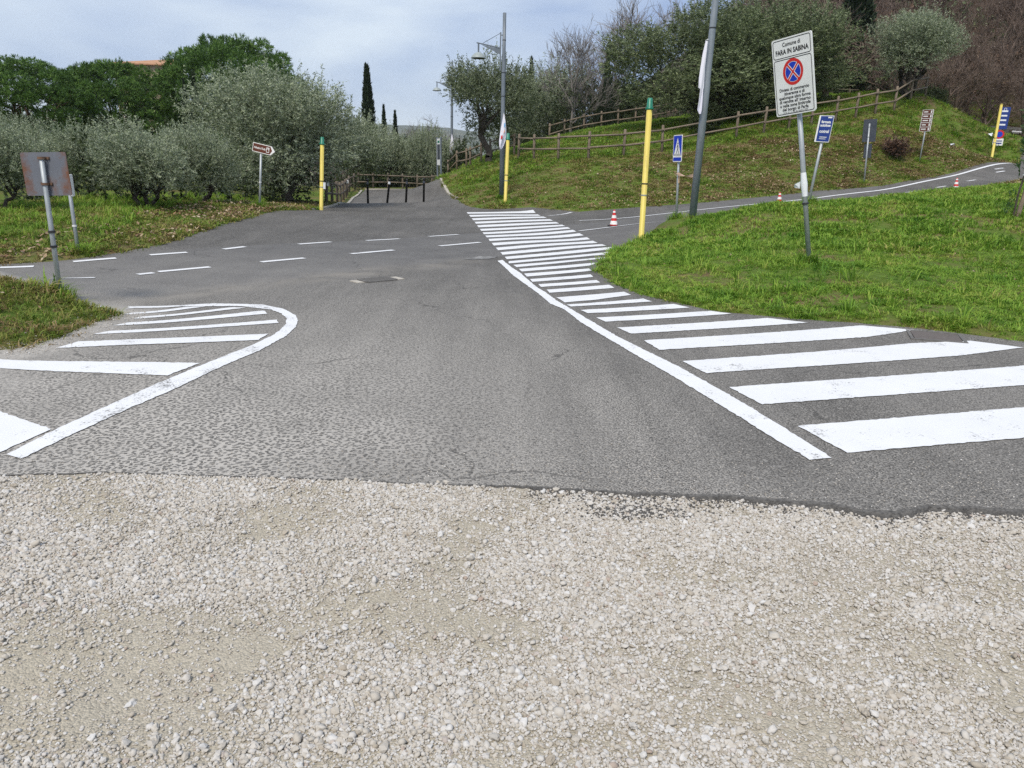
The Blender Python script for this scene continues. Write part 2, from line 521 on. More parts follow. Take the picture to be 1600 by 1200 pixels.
def grass_mat(name, stops):
    m, n, l, b = new_mat(name)
    oi = n.new('ShaderNodeObjectInfo')
    at_ = N(n, 'ShaderNodeAttribute', attribute_name='tone')
    gp = n.new('ShaderNodeNewGeometry')
    big = noi(n, l, gp.outputs['Position'], 0.7, 5, 0.65)
    mm = n.new('ShaderNodeMath'); mm.operation = 'MULTIPLY_ADD'
    l.new(oi.outputs['Random'], mm.inputs[0]); mm.inputs[1].default_value = 0.35
    m2 = n.new('ShaderNodeMath'); m2.operation = 'MULTIPLY_ADD'
    l.new(at_.outputs['Fac'], m2.inputs[0]); m2.inputs[1].default_value = 0.3; m2.inputs[2].default_value = -0.32
    mid = noi(n, l, gp.outputs['Position'], 3.4, 4, 0.6)
    m4 = n.new('ShaderNodeMath'); m4.operation = 'MULTIPLY_ADD'
    l.new(mid, m4.inputs[0]); m4.inputs[1].default_value = 0.9; l.new(m2.outputs[0], m4.inputs[2])
    m5 = n.new('ShaderNodeMath'); m5.operation = 'ADD'; l.new(m4.outputs[0], m5.inputs[0]); m5.inputs[1].default_value = -0.58
    m3 = n.new('ShaderNodeMath'); m3.operation = 'MULTIPLY_ADD'
    l.new(big, m3.inputs[0]); m3.inputs[1].default_value = 1.25; l.new(m5.outputs[0], m3.inputs[2])
    l.new(m3.outputs[0], mm.inputs[2])
    r = ramp(n, stops)
    l.new(mm.outputs[0], r.inputs['Fac'])
    l.new(r.outputs['Color'], b.inputs['Base Color'])
    b.inputs['Roughness'].default_value = 0.55
    b.inputs['Specular IOR Level'].default_value = 0.2
    t = n.new('ShaderNodeBsdfTranslucent')
    l.new(r.outputs['Color'], t.inputs['Color'])
    mx = n.new('ShaderNodeMixShader'); mx.inputs[0].default_value = 0.35
    l.new(b.outputs[0], mx.inputs[1]); l.new(t.outputs[0], mx.inputs[2])
    l.new(mx.outputs[0], n['Material Output'].inputs['Surface'])
    return m

M = {}
M['asphalt'] = asphalt_mat()
M['paint'] = paint_mat('fresh_road_paint', 0.365)
M['paint_worn'] = paint_mat('worn_road_paint', 0.42)
M['ground'] = ground_mat()
M['gravel'] = gravel_ground_mat()
M['stone'] = stone_mat()
M['grass'] = grass_mat('lawn_grass', [(0.06, (0.41, 0.335, 0.15)), (0.2, (0.345, 0.38, 0.085)), (0.38, (0.255, 0.385, 0.054)), (0.6, (0.18, 0.325, 0.038)), (0.88, (0.078, 0.185, 0.022))])
M['bank_grass'] = grass_mat('bank_grass', [(0.18, (0.33, 0.25, 0.12)), (0.36, (0.27, 0.255, 0.075)), (0.52, (0.205, 0.255, 0.05)), (0.7, (0.15, 0.24, 0.035)), (0.9, (0.09, 0.17, 0.025))])
M['litter'] = leaf_mat('fallen_leaves', [(0.0, (0.11, 0.055, 0.03)), (0.35, (0.22, 0.13, 0.07)), (0.7, (0.32, 0.235, 0.14)), (1.0, (0.46, 0.38, 0.27))], transl=0.1)
M['galv'] = surf('galvanised_steel', (0.30, 0.33, 0.35), (0.42, 0.45, 0.47), 18, 0.5, 0.35, stretch=(1, 1, .25), stain=(0.20, 0.18, 0.155))
M['lamp'] = surf('lamp_grey_paint', (0.12, 0.145, 0.175), (0.17, 0.195, 0.225), 6, 0.45, 0.1, stretch=(1, 1, .3))
M['lamp_big'] = surf('lamp_grey_paint_pale', (0.17, 0.20, 0.235), (0.225, 0.255, 0.29), 6, 0.45, 0.1, stretch=(1, 1, .3), stain=(0.13, 0.135, 0.13))
M['shade'] = surf('lamp_shade_grey', (0.26, 0.30, 0.30), (0.32, 0.36, 0.36), 8, 0.5)
M['dark'] = surf('dark_metal', (0.012, 0.012, 0.014), (0.03, 0.03, 0.032), 10, 0.5)
M['bollard'] = surf('bollard_black_paint', (0.008, 0.008, 0.009), (0.02, 0.019, 0.018), 14, 0.45)
M['yellow'] = surf('yellow_paint', (0.64, 0.53, 0.11), (0.54, 0.43, 0.10), 5, 0.5, bump=.1, contrast=(.4, .75), stretch=(1, 1, .4), stain=(0.30, 0.22, 0.08))
M['green'] = surf('green_cap_plastic', (0.01, 0.16, 0.10), (0.015, 0.20, 0.13), 12, 0.4)
M['white'] = surf('white_paint', (0.72, 0.72, 0.70), (0.80, 0.80, 0.79), 5, 0.5)
M['signwhite'] = surf('sign_face_white', (0.70, 0.715, 0.70), (0.76, 0.77, 0.76), 3, 0.4, stain=(0.60, 0.59, 0.55))
M['black'] = surf('sign_black', (0.012, 0.012, 0.014), (0.02, 0.02, 0.022), 5, 0.5)
M['red'] = surf('sign_red', (0.58, 0.022, 0.02), (0.50, 0.018, 0.018), 5, 0.4)
M['blue'] = surf('sign_blue', (0.008, 0.035, 0.42), (0.01, 0.045, 0.48), 5, 0.4)
M['navy'] = surf('sign_dark_blue', (0.012, 0.035, 0.20), (0.016, 0.045, 0.24), 5, 0.4)
M['brown'] = surf('sign_brown', (0.10, 0.028, 0.014), (0.13, 0.038, 0.02), 6, 0.45)
M['backgrey'] = surf('sign_back_grey', (0.055, 0.065, 0.085), (0.085, 0.095, 0.115), 8, 0.5, 0.2)
M['wood'] = surf('weathered_fence_wood', (0.13, 0.10, 0.072), (0.25, 0.20, 0.15), 9, 0.85, bump=.5, bscale=30, stretch=(3, 3, .5))
M['wood_dark'] = surf('dark_fence_wood', (0.085, 0.068, 0.052), (0.19, 0.155, 0.12), 9, 0.85, bump=.5, bscale=30, stretch=(3, 3, .5))
M['concrete'] = surf('pale_concrete', (0.36, 0.33, 0.28), (0.46, 0.43, 0.38), 9, 0.9, bump=.4)
M['tape'] = surf('wrapping_tape', (0.50, 0.33, 0.22), (0.58, 0.42, 0.32), 9, 0.5)
M['paper'] = surf('white_plastic_sheet', (0.72, 0.75, 0.80), (0.80, 0.82, 0.86), 9, 0.5)
M['banner'] = surf('banner_cloth', (0.62, 0.62, 0.74), (0.74, 0.74, 0.82), 2, 0.8, stretch=(1, 1, .3))
M['orange'] = surf('banner_orange_print', (0.70, 0.22, 0.06), (0.75, 0.30, 0.08), 9, 0.7)
M['skyblue'] = surf('banner_blue_print', (0.15, 0.35, 0.60), (0.2, 0.4, 0.65), 9, 0.7)
M['bark'] = surf('olive_bark', (0.035, 0.028, 0.022), (0.085, 0.072, 0.058), 8, 0.95, bump=.8, bscale=14, stretch=(2, 2, .5))
M['bark_red'] = surf('pine_bark', (0.09, 0.05, 0.032), (0.15, 0.09, 0.06), 6, 0.95, bump=.8, bscale=10)
M['twig_grey'] = surf('bare_twigs_grey', (0.13, 0.115, 0.105), (0.22, 0.20, 0.185), 2, 0.9)
M['twig_brown'] = surf('bare_twigs_brown', (0.11, 0.078, 0.062), (0.22, 0.165, 0.135), 2, 0.9)
M['rooftile'] = surf('terracotta_roof', (0.36, 0.19, 0.10), (0.46, 0.26, 0.15), 3, 0.85)
M['stucco'] = surf('ochre_stucco', (0.45, 0.36, 0.24), (0.52, 0.42, 0.30), 2, 0.9)
M['glass'] = surf('window_glass', (0.02, 0.025, 0.03), (0.03, 0.035, 0.04), 2, 0.1)
M['iron'] = surf('cast_iron_grate', (0.13, 0.125, 0.118), (0.19, 0.18, 0.17), 20, 0.8, .3)
M['cover'] = surf('rusty_cover', (0.105, 0.09, 0.082), (0.135, 0.115, 0.105), 20, 0.8, .1, bump=.4)
M['olive'] = leaf_mat('olive_leaves', [(0.0, (0.075, 0.10, 0.048)), (0.4, (0.15, 0.19, 0.10)), (0.75, (0.265, 0.315, 0.185)), (1.0, (0.42, 0.475, 0.31))], back=(0.32, 0.36, 0.26), transl=.22)
M['olive_dark'] = leaf_mat('dark_olive_leaves', [(0.0, (0.045, 0.06, 0.027)), (0.5, (0.09, 0.12, 0.055)), (0.85, (0.165, 0.205, 0.10)), (1.0, (0.25, 0.29, 0.16))], back=(0.19, 0.22, 0.14), transl=.2)
M['holm'] = leaf_mat('dusty_evergreen_leaves', [(0.0, (0.05, 0.064, 0.028)), (0.4, (0.105, 0.14, 0.06)), (0.75, (0.19, 0.24, 0.11)), (1.0, (0.30, 0.35, 0.18))], back=(0.18, 0.215, 0.12), transl=.2)
M['pine'] = leaf_mat('pine_needles', [(0.0, (0.03, 0.058, 0.018)), (0.5, (0.07, 0.14, 0.03)), (0.8, (0.125, 0.225, 0.046)), (1.0, (0.20, 0.31, 0.075))], transl=.2)
M['cypress'] = leaf_mat('cypress_scales', [(0.0, (0.012, 0.02, 0.011)), (0.6, (0.026, 0.042, 0.022)), (1.0, (0.05, 0.072, 0.036))], transl=.1)
M['shrub'] = leaf_mat('undergrowth_leaves', [(0.0, (0.022, 0.03, 0.014)), (0.6, (0.05, 0.07, 0.028)), (1.0, (0.10, 0.13, 0.05))], transl=.2)
M['brownleaf'] = leaf_mat('withered_leaves', [(0.0, (0.05, 0.032, 0.025)), (0.5, (0.12, 0.072, 0.05)), (0.8, (0.20, 0.125, 0.085)), (1.0, (0.27, 0.19, 0.13))], transl=.2)
M['sapling'] = leaf_mat('oleander_leaves', [(0.0, (0.03, 0.07, 0.02)), (1.0, (0.08, 0.16, 0.05))], transl=.25)

def rust_mat():
    m, n, l, b = new_mat('rusty_sign_back')
    v = coords(n, l)
    base = mixc(n, l, noi(n, l, v, 3.2, 5), (0.085, 0.095, 0.125), (0.165, 0.175, 0.20))
    sep = n.new('ShaderNodeSeparateXYZ'); l.new(v, sep.inputs[0])
    ax = n.new('ShaderNodeMath'); ax.operation = 'ABSOLUTE'; l.new(sep.outputs['X'], ax.inputs[0])
    k = N(n, 'ShaderNodeMapRange'); l.new(ax.outputs[0], k.inputs[0])
    k.inputs[1].default_value = 0.12; k.inputs[2].default_value = 0.27; k.inputs[4].default_value = 0.28
    a = n.new('ShaderNodeMath'); a.operation = 'ADD'
    l.new(noi(n, l, v, 5.0, 6, 0.7), a.inputs[0]); l.new(k.outputs[0], a.inputs[1])
    r = ramp(n, [(0.55, 0.0), (0.78, 1.0)])
    l.new(a.outputs[0], r.inputs['Fac'])
    c = mixc(n, l, r.outputs['Color'], base, mixc(n, l, noi(n, l, v, 12, 4), (0.085, 0.032, 0.018), (0.19, 0.085, 0.045)))
    l.new(c, b.inputs['Base Color'])
    b.inputs['Roughness'].default_value = 0.6
    return m
M['rust'] = rust_mat()

# ------------------------------------------------------------------ outlines in plan
def polyline(pts, step):
    out = []
    for i in range(len(pts) - 1):
        a, b = np.array(pts[i], float), np.array(pts[i + 1], float)
        k = max(1, int(np.linalg.norm(b - a) / step))
        out += [a + (b - a) * j / k for j in range(k)]
    out.append(np.array(pts[-1], float))
    return out

def smooth_pts(pts, it=2):
    pts = [np.array(p, float) for p in pts]
    for _ in range(it):
        q = [pts[0]]
        for a, b in zip(pts[:-1], pts[1:]):
            q += [a * .75 + b * .25, a * .25 + b * .75]
        q.append(pts[-1])
        pts = q
    return pts

def G(px, py):
    d = ray(px, py)
    p = d * (-CAM_H / d[2])
    return p[:2]
def AX(px, py, Y):
    return at(px, py, Y)[:2]

front = [(-9, 4.0), (-5, 3.9)] + [G(*p) for p in [(0, 737), (200, 738), (420, 745), (600, 752), (800, 760), (1000, 768), (1150, 775), (1300, 785), (1345, 796), (1400, 798), (1450, 788), (1520, 790), (1600, 796)]] + [(4.5, 3.4), (9, 3.3)]
front = polyline(front, 0.025)
front = [p + np.array([0, 0.02 * mnoise.fractal(Vector((p[0] * 2.2, 1.3, 0)), 0.6, 2.0, 4) + 0.010 * mnoise.noise(Vector((p[0] * 21, 1.3, 0))) + 0.008 * mnoise.noise(Vector((p[0] * 47, 4.3, 0)))]) for p in front]
island_w = [(9.5, 5.2)] + [G(*p) for p in [(1600, 537), (1440, 514), (1330, 506), (1200, 495), (1110, 487), (1060, 475), (1000, 461), (960, 442), (930, 425), (932, 413), (965, 391), (1000, 378)]]
road_near = [AX(1050, 347.5, 21.2), AX(1250, 326, 23.6), AX(1440, 309, 25.7), AX(1590, 288, 28.6), (27, 35), (34, 40), (48, 47)]
road_far = [(46, 52), (32, 46), (26, 41), AX(1590, 252, 34.9), AX(1520, 267, 32.8), AX(1450, 281, 31.0), AX(1330, 301, 29.3), AX(1200, 314, 28.0), AX(1050, 327, 26.6), AX(905, 331, 26.7)]
path_r = [G(830, 329), G(735, 327), G(700, 312), G(675, 303), (-3.9, 40), (-5.4, 45.5)]
path_l = [(-8.7, 45.8), (-8.3, 41), G(548, 307), G(520, 324), G(470, 338), G(400, 351), G(330, 371), G(290, 386), G(200, 402), G(115, 411), G(0, 416)]
road_l = [(-10.5, 8.6), (-17, 1.5), (-22, -4)]
road_l2 = [(-19, -6), (-13, 0.2), (-8.4, 5.0), (-5.4, 8.25), (-4.9, 8.5)]
mound_b = [G(110, 483), G(160, 489), G(192, 490), G(150, 505), G(100, 525), G(50, 540), G(0, 551), (-5.6, 5.6), (-7.5, 4.6), (-9, 4.1)]
def jit(pts, amp, fr=1.3, step=0.25):
    q = polyline(pts, step)
    return [p + amp * np.array([mnoise.noise(Vector((p[0] * fr, p[1] * fr, 3.1))), mnoise.noise(Vector((p[0] * fr, p[1] * fr, 8.7)))]) for p in q]
right_part = jit(smooth_pts(island_w), .07, 2.2) + jit(smooth_pts(road_near), .05) + jit(smooth_pts(road_far), .08) + jit(smooth_pts(path_r), .04) + jit(smooth_pts(path_l), .07) + jit(road_l, .05) + jit(road_l2, .05) + jit(smooth_pts(mound_b), .05)
asphalt_poly = np.array([tuple(p) for p in front] + [tuple(p) for p in right_part])
_keep = [0]
for i in range(1, len(asphalt_poly)):
    if np.linalg.norm(asphalt_poly[i] - asphalt_poly[_keep[-1]]) > 0.02:
        _keep.append(i)
asphalt_poly = asphalt_poly[_keep]
gravel_poly = np.array([tuple(p + np.array([0, 0.09])) for p in front] + [(9, 2), (9, -6), (-9, -6), (-9, 2)])

def inside(x, y, poly):
    r = np.zeros(x.shape, bool)
    x0, y0 = poly[-1]
    for x1, y1 in poly:
        if y0 != y1:
            c = ((y0 > y) != (y1 > y)) & (x < (x1 - x0) * (y - y0) / (y1 - y0) + x0)
            r ^= c
        x0, y0 = x1, y1
    return r

def edge_dist(x, y, poly):
    d = np.full(x.shape, 1e9)
    a = poly
    b = np.roll(poly, -1, 0)
    for (ax, ay), (bx, by) in zip(a, b):
        ux, uy = bx - ax, by - ay
        L2 = ux * ux + uy * uy + 1e-12
        t = np.clip(((x - ax) * ux + (y - ay) * uy) / L2, 0, 1)
        d = np.minimum(d, (x - ax - t * ux) ** 2 + (y - ay - t * uy) ** 2)
    return np.sqrt(d)

def sheet(name, poly, mat, parent=None, step=0.5, dz=0.0, hf=None, smooth=True):
    """a polygon in plan laid on the terrain"""
    poly = np.asarray(poly, float)
    x0, y0 = poly.min(0)
    x1, y1 = poly.max(0)
    vs = [Vector(p) for p in poly]
    n = len(vs)
    if step:
        gx, gy = np.meshgrid(np.arange(x0 + step * .37, x1, step), np.arange(y0 + step * .41, y1, step))
        gx, gy = gx.ravel(), gy.ravel()
        ok = inside(gx, gy, poly)
        gx, gy = gx[ok], gy[ok]
        if len(gx):
            ok = edge_dist(gx, gy, poly) > step * 0.3
            vs += [Vector((a, b)) for a, b in zip(gx[ok], gy[ok])]
    co, ed, fa, _, _, _ = delaunay_2d_cdt(vs, [], [list(range(n))], 1, 1e-5)
    xy = np.array([tuple(c) for c in co])
    z = (hf or hgt)(xy[:, 0], xy[:, 1]) + dz
    me = bpy.data.meshes.new(name)
    me.from_pydata([(a, b, c) for (a, b), c in zip(xy, z)], [], fa)
    bm = bmesh.new(); bm.from_mesh(me)
    bmesh.ops.recalc_face_normals(bm, faces=bm.faces)
    if bm.faces and sum(f.normal.z for f in bm.faces) < 0:
        bmesh.ops.reverse_faces(bm, faces=bm.faces)
    bm.to_mesh(me); bm.free()
    if smooth:
        me.polygons.foreach_set('use_smooth', [True] * len(me.polygons))
    me.materials.append(mat)
    return link(name, me, parent)

# ------------------------------------------------------------------ ground, asphalt, gravel bed
def axis(lo, hi, dense_lo, dense_hi, d, growth):
    a = [dense_lo]
    while a[-1] < dense_hi: a.append(a[-1] + d)
    s = d
    while a[-1] < hi: s *= growth; a.append(a[-1] + s)
    s = d; b = [dense_lo]
    while b[-1] > lo: s *= growth; b.append(b[-1] - s)
    return np.array(b[:0:-1] + a)
gx = axis(-1500, 1500, -9.5, 26, 0.14, 1.05)
gy = axis(-60, 3000, 4.0, 44, 0.15, 1.05)
GX, GY = np.meshgrid(gx, gy)
gz = hgt(GX, GY)
def sd(x, y):
    s = np.full(x.shape, 2.0)
    nearm = (x > -24) & (x < 52) & (y > -9) & (y < 56)
    xs, ys = x[nearm], y[nearm]
    d = edge_dist(xs, ys, asphalt_poly)
    d = np.where(inside(xs, ys, asphalt_poly), -d, d)
    g_in = inside(xs, ys, gravel_poly)
    d = np.where(g_in, -0.5, d)
    s[nearm] = d
    return s
SD = sd(GX, GY)
bumps = np.array([mnoise.fractal(Vector((a * 1.1, b * 1.1, 0)), 0.7, 2.0, 4) if (-12 < a < 30 and 3 < b < 46) else 0.0 for a, b in zip(GX.ravel(), GY.ravel())]).reshape(GX.shape)
gz = gz + np.where(SD > 0, np.clip(SD * 0.35, 0, 0.05) + 0.025 * bumps * np.clip(SD, 0, 1), np.clip(SD * 1.2, -0.13, 0)) - 0.01
ny, nx = GX.shape
idx = np.arange(nx * ny).reshape(ny, nx)
quads = np.stack([idx[:-1, :-1], idx[:-1, 1:], idx[1:, 1:], idx[1:, :-1]], -1).reshape(-1, 4)
ground = link('ground', np_mesh('ground', np.stack([GX, GY, gz], -1).reshape(-1, 3), quads, M['ground'], smooth=True))
ground['kind'] = 'structure'
def gtop(x, y):
    x, y = np.asarray(x, float), np.asarray(y, float)
    s = sd(x, y)
    return hgt(x, y) + np.clip(s * 0.35, -0.05, 0.05) - 0.01

def asph_h(x, y):
    z = hgt(x, y)
    return z
road = sheet('asphalt_road', asphalt_poly, M['asphalt'], step=0.4, hf=asph_h)
road['kind'] = 'structure'
# broken front edge of the asphalt layer
mb = MB()
fr = [p for p in front]
vs = []
for p in fr:
    z = h1(p[0], p[1])
    w = 0.012 * mnoise.noise(Vector((p[0] * 9, 5, 0)))
    t = 0.001 + 0.025 * min(1, max(0, (p[0] + .3) / 1.9)) * (.75 + .5 * mnoise.noise(Vector((p[0] * 5, 2, 0))))
    vs += [(p[0], p[1], z), (p[0], p[1] - .006 - t * .5 - w * t * 8, z - t * .35), (p[0], p[1] - .008 - t * 1.1 - abs(w) * t * 12, z - t - .02)]
mb.add(vs, [(3 * i + k, 3 * i + k + 1, 3 * i + k + 4, 3 * i + k + 3) for i in range(len(fr) - 1) for k in (0, 1)])
M['asphalt_edge'] = surf('broken_asphalt_edge', (0.06, 0.058, 0.056), (0.14, 0.135, 0.128), 55, 0.9, bump=1.0, bscale=90)
mb.build('broken_edge', M['asphalt_edge'], road)

def gravel_h(x, y):
    z = hgt(x, y)
    fy = np.interp(x, [p[0] for p in front], [p[1] for p in front])
    drop = 0.003 + 0.026 * np.clip((x + .3) / 1.9, 0, 1)
    k = np.clip((fy - y) / 0.25, -0.4, 1)
    b = np.array([0.018 * mnoise.fractal(Vector((a * 1.4, c * 1.4, 2)), 0.8, 2.0, 4) for a, c in zip(np.ravel(x), np.ravel(y))]).reshape(np.shape(x))
    return z - drop * (1 - .6 * np.clip((fy - y) / 1.2, 0, 1)) - 0.004 + b * np.clip((fy - y) / 0.3, 0, 1)
gravel = sheet('gravel_lot', gravel_poly, M['gravel'], step=0.07, hf=gravel_h)
gravel['kind'] = 'structure'

# ------------------------------------------------------------------ road markings (parts of the road)
def mark(name, pts, mat='paint', step=0.3, amp=0.013, px=True, dz=0.006):
    q = [G(*p) if px else np.array(p, float) for p in pts]
    q = polyline(q + [q[0]], 0.035 if min(p[1] for p in q) < 8 else .1)[:-1]
    q = [p + amp * np.array([mnoise.noise(Vector((p[0] * 31, p[1] * 31, 1))), mnoise.noise(Vector((p[0] * 31, p[1] * 31, 6)))]) for p in q]
    return sheet(name, q, M[mat], road, step, dz)

near_stripes = [
    [(1246, 666.7), (1600, 637), (1750, 624), (1750, 673), (1600, 685), (1324, 708.6)],
    [(1139, 606), (1600, 572), (1720, 563), (1720, 593), (1600, 602), (1190, 633)],
    [(1066, 565), (1266, 550), (1419, 537), (1516, 534), (1598, 544.5), (1500, 556), (1103, 584)],
    [(1005.5, 532), (1266, 515), (1345, 510), (1429, 517.5), (1356, 526.5), (1031, 547)],
    [(965, 512), (1199, 498), (1262, 505), (1066, 516.5), (986, 521.5)],
    [(932, 496.5), (1110, 487), (1142, 491.5), (946, 503)],
    [(907, 485), (1052, 476.5), (1077, 482), (920, 490)],
    [(885, 476.5), (1005, 468), (1018, 472.5), (892, 479.5)],
    [(869, 465), (975, 457), (986, 462), (925, 469.5), (883, 473)],
    [(854, 452.5), (952, 445.5), (960, 450.5), (859, 457.5)],
    [(841, 444), (932, 437.7), (938, 441.7), (845, 448.2)],
    [(828, 436), (922.5, 429), (927, 433), (832, 440.3)],
    [(819, 427.7), (920, 420), (925, 423.5), (823, 432.2)],
    [(810.5, 420.5), (927.5, 411), (937, 410.5), (921, 415.7), (815, 424.5)],
    [(802, 414), (950, 401), (958, 400), (945, 403.7), (807, 417.7)]]
ly = [331.5, 336, 341, 346, 351, 356.5, 362, 367.5, 373.5, 380, 387, 394, 401, 408]
ry = [330.3, 334, 338, 343, 347.5, 352, 356, 360.3, 365, 370, 374.3, 379.7, 385.7, 392]
def lerp_edge(y, pts):
    return float(np.interp(y, [p[1] for p in pts], [p[0] for p in pts]))
ledge = [(729, 331.5), (744, 349), (757, 366), (769, 381), (795, 408)]
redge = [(833, 330.3), (861, 344), (876, 351), (903, 364), (926, 374), (956, 386), (968, 392)]
for i in range(14):
    k = (ly[min(i + 1, 13)] - ly[i]) * .55 if i < 13 else 3.6
    k2 = (ry[min(i + 1, 13)] - ry[i]) * .55 if i < 13 else 3.2
    pts = [(lerp_edge(ly[i], ledge), ly[i]), (lerp_edge(ry[i], redge), ry[i]), (lerp_edge(ry[i] + k2, redge), ry[i] + k2), (lerp_edge(ly[i] + k, ledge), ly[i] + k)]
    near_stripes.append(pts)
for s_ in near_stripes:
    mark('crossing_stripe', s_)
mark('edge_line', [(1265, 719.5), (1199, 680), (1156, 653), (1066, 597.5), (966, 539), (906, 503), (882, 484), (860, 475), (843, 460), (828, 449), (800, 429), (777.5, 407.5),
                   (785, 406), (800, 418.5), (812, 426), (840, 449.5), (853, 457), (870, 470), (900, 488), (966, 526.7), (1066, 576.5), (1143, 620), (1223, 668), (1299, 716.5)])
mark('hatching_border', [(32, 715), (100, 683), (193, 640), (283, 602), (333, 578), (407, 547), (447, 525), (462, 511), (466, 501), (462, 493), (443, 483), (410, 476.5), (333, 473.5), (213, 475), (130, 483.5),
                         (132, 485.5), (167, 482.8), (213, 478), (283, 476.3), (377, 478.5), (423, 484), (440, 490), (448, 498), (446, 507), (430, 522), (397, 538), (333, 563), (247, 597), (160, 635), (77, 673), (10, 708)], 'paint_worn')
for s_ in [[(-120, 600), (0, 640), (80, 668), (0, 704), (-120, 760)],
           [(-130, 559), (0, 561), (313, 566.7), (262, 585.5), (0, 574), (-130, 569)],
           [(87, 543), (123, 533), (419, 521.5), (403, 531.5)],
           [(143, 522), (173, 516), (433, 499.5), (434, 504.5)],
           [(177, 508), (200, 502.5), (412, 485.3), (418, 490)],
           [(207, 496.5), (220, 492.5), (360, 479.8), (384, 480.7)],
           [(193, 490.5), (207, 486.5), (290, 477.3), (322, 477.3)]]:
    mark('hatching_stripe', s_)
def dash(a, b, w=0.12, name='lane_dash', worn=False):
    A, B = np.array(a, float), np.array(b, float)
    d = (B - A) / np.linalg.norm(B - A)
    n = np.array([-d[1], d[0]]) * w / 2
    mark(name, [A + n, A - n, B - n, B + n], 'paint_worn' if worn else 'paint', 0.4, 0.004, px=False, dz=0.008)
for a, b in [((0, 419.5), (53, 417.8)), ((115, 413), (182, 409)), ((235, 405), (293, 401)), ((350, 396), (383, 392)), ((467, 386), (517, 381)), ((572, 377), (624, 373)), ((670, 369), (716, 365.5))]:
    dash(G(*a), G(*b), .11)
for a, b in [((35, 444), (148, 435)), ((247, 424.5), (328, 418)), ((215, 428.5), (240, 426)), ((408, 411), (476, 405)), ((549, 398), (615, 391.5)), ((687, 384.5), (750, 379))]:
    dash(G(*a), G(*b), .13)
def line3(pts, w, name):
    q = smooth_pts([AX(*p) for p in pts], 2)
    L, R = [], []
    for i, p in enumerate(q):
        d = q[min(i + 1, len(q) - 1)] - q[max(i - 1, 0)]
        d /= np.linalg.norm(d)
        n = np.array([-d[1], d[0]]) * w / 2
        L.append(p + n); R.append(p - n)
    mark(name, L + R[::-1], 'paint', 0.5, 0.004, px=False, dz=0.012)
line3([(905, 346, 23.1), (1050, 334, 24.6), (1250, 310.5, 27.0), (1440, 285, 30.2), (1590, 256, 34.0), (1680, 230, 39)], .11, 'edge_line')
line3([(905, 362.5, 19.4), (1050, 346.5, 21.3), (1250, 324, 23.9), (1440, 305.5, 26.0), (1590, 283, 29), (1700, 258, 33)], .10, 'edge_line')
for px, py, Y in [(1415, 300, 28.2), (1357, 308, 27.2), (1555, 277, 31.6), (1553, 273, 32.2), (1463, 293, 29), (1510, 286, 30)]:
    p = AX(px, py, Y)
    dash(p, p + np.array([.45, .2]), .1, 'lane_dash', True)
# faint older line under the zebra start
dash(G(856, 336), G(893, 334), .12, 'lane_dash', True)
# paint smear where the roller was cleaned
M['paint_thin'] = surf('thin_paint_smear', (0.13, 0.127, 0.123), (0.30, 0.297, 0.29), 5, 0.85, contrast=(.42, .7), stretch=(1, .4, 1))
mark('paint_smear', [(724, 404.5), (750, 400), (778, 400), (772, 403.5), (740, 406)], 'paint_thin', amp=.05)

# drain grate and covers
def flush_grate(c, L, W, rz):
    t = thing('drain_grate', 'slotted iron drain grate set in the asphalt junction', 'drain', (c[0], c[1], h1(*c) + .008), rz)
    f = MB()
    for s_ in (-1, 1):
        f.box((0, s_ * W / 2, 0), (L, .03, .02))
        f.box((s_ * L / 2, 0, 0.001), (.03, W - .03, .02))
    f.build('frame', M['iron'], t)
    f = MB()
    n = 14
    for k in range(n):
        b = MB().box((0, 0, 0), (.016, W - .03, .016))
        b.build('bar', M['iron'], t).location = (-L / 2 + (k + .7) * L / (n + .4), 0, 0)
    for s_ in (-1, 1):
        MB().box((s_ * (L / 2 + .09), 0, -.003), (.10, W * .8, .012)).build('concrete_edge', M['concrete'], t)
    return t
ga, gb = G(567, 440), G(612, 436)
flush_grate((ga + gb) / 2, float(np.linalg.norm(gb - ga)), .3, math.atan2(*(gb - ga)[::-1]))
cv = G(1462, 527)
t = thing('utility_cover', 'brownish square utility cover at the grass edge beside the zebra', 'manhole cover', (cv[0], cv[1], h1(*cv) + .0), math.radians(-20))
MB().box((0, 0, 0), (.42, .38, .015)).build('lid', M['cover'], t)
fm = MB()
for s_ in (-1, 1):
    fm.box((0, s_ * .215, .001), (.50, .03, .018)); fm.box((s_ * .235, 0, .001), (.03, .40, .018))
fm.build('frame', M['iron'], t)

# kerbs along the path
def kerb(pts, w, h):
    q = smooth_pts(pts, 2)
    mb = MB()
    vs = []
    for i, p in enumerate(q):
        d = q[min(i + 1, len(q) - 1)] - q[max(i - 1, 0)]
        d /= np.linalg.norm(d); n = np.array([-d[1], d[0]]) * w / 2
        z = h1(*p)
        vs += [(*(p + n), z - .05), (*(p + n), z + h), (*(p - n), z + h), (*(p - n), z - .05)]
    fs = [(4 * i + k, 4 * i + (k + 1) % 4, 4 * i + 4 + (k + 1) % 4, 4 * i + 4 + k) for i in range(len(q) - 1) for k in range(4)]
    mb.add(vs, fs).build('kerb', M['concrete'])['kind'] = 'structure'
kerb([np.array([-8.75, 45.0]), np.array([-8.35, 41]), G(547, 307.5), G(520, 324.5), G(485, 334)], .12, .05)
kerb([G(715, 318), G(700, 311.5), G(675, 302.5), np.array([-3.85, 40.]), np.array([-5.2, 45.4])], .12, .05)
kerb([np.array([-8.7, 45.9]), np.array([-5.3, 45.6])], .14, .07)

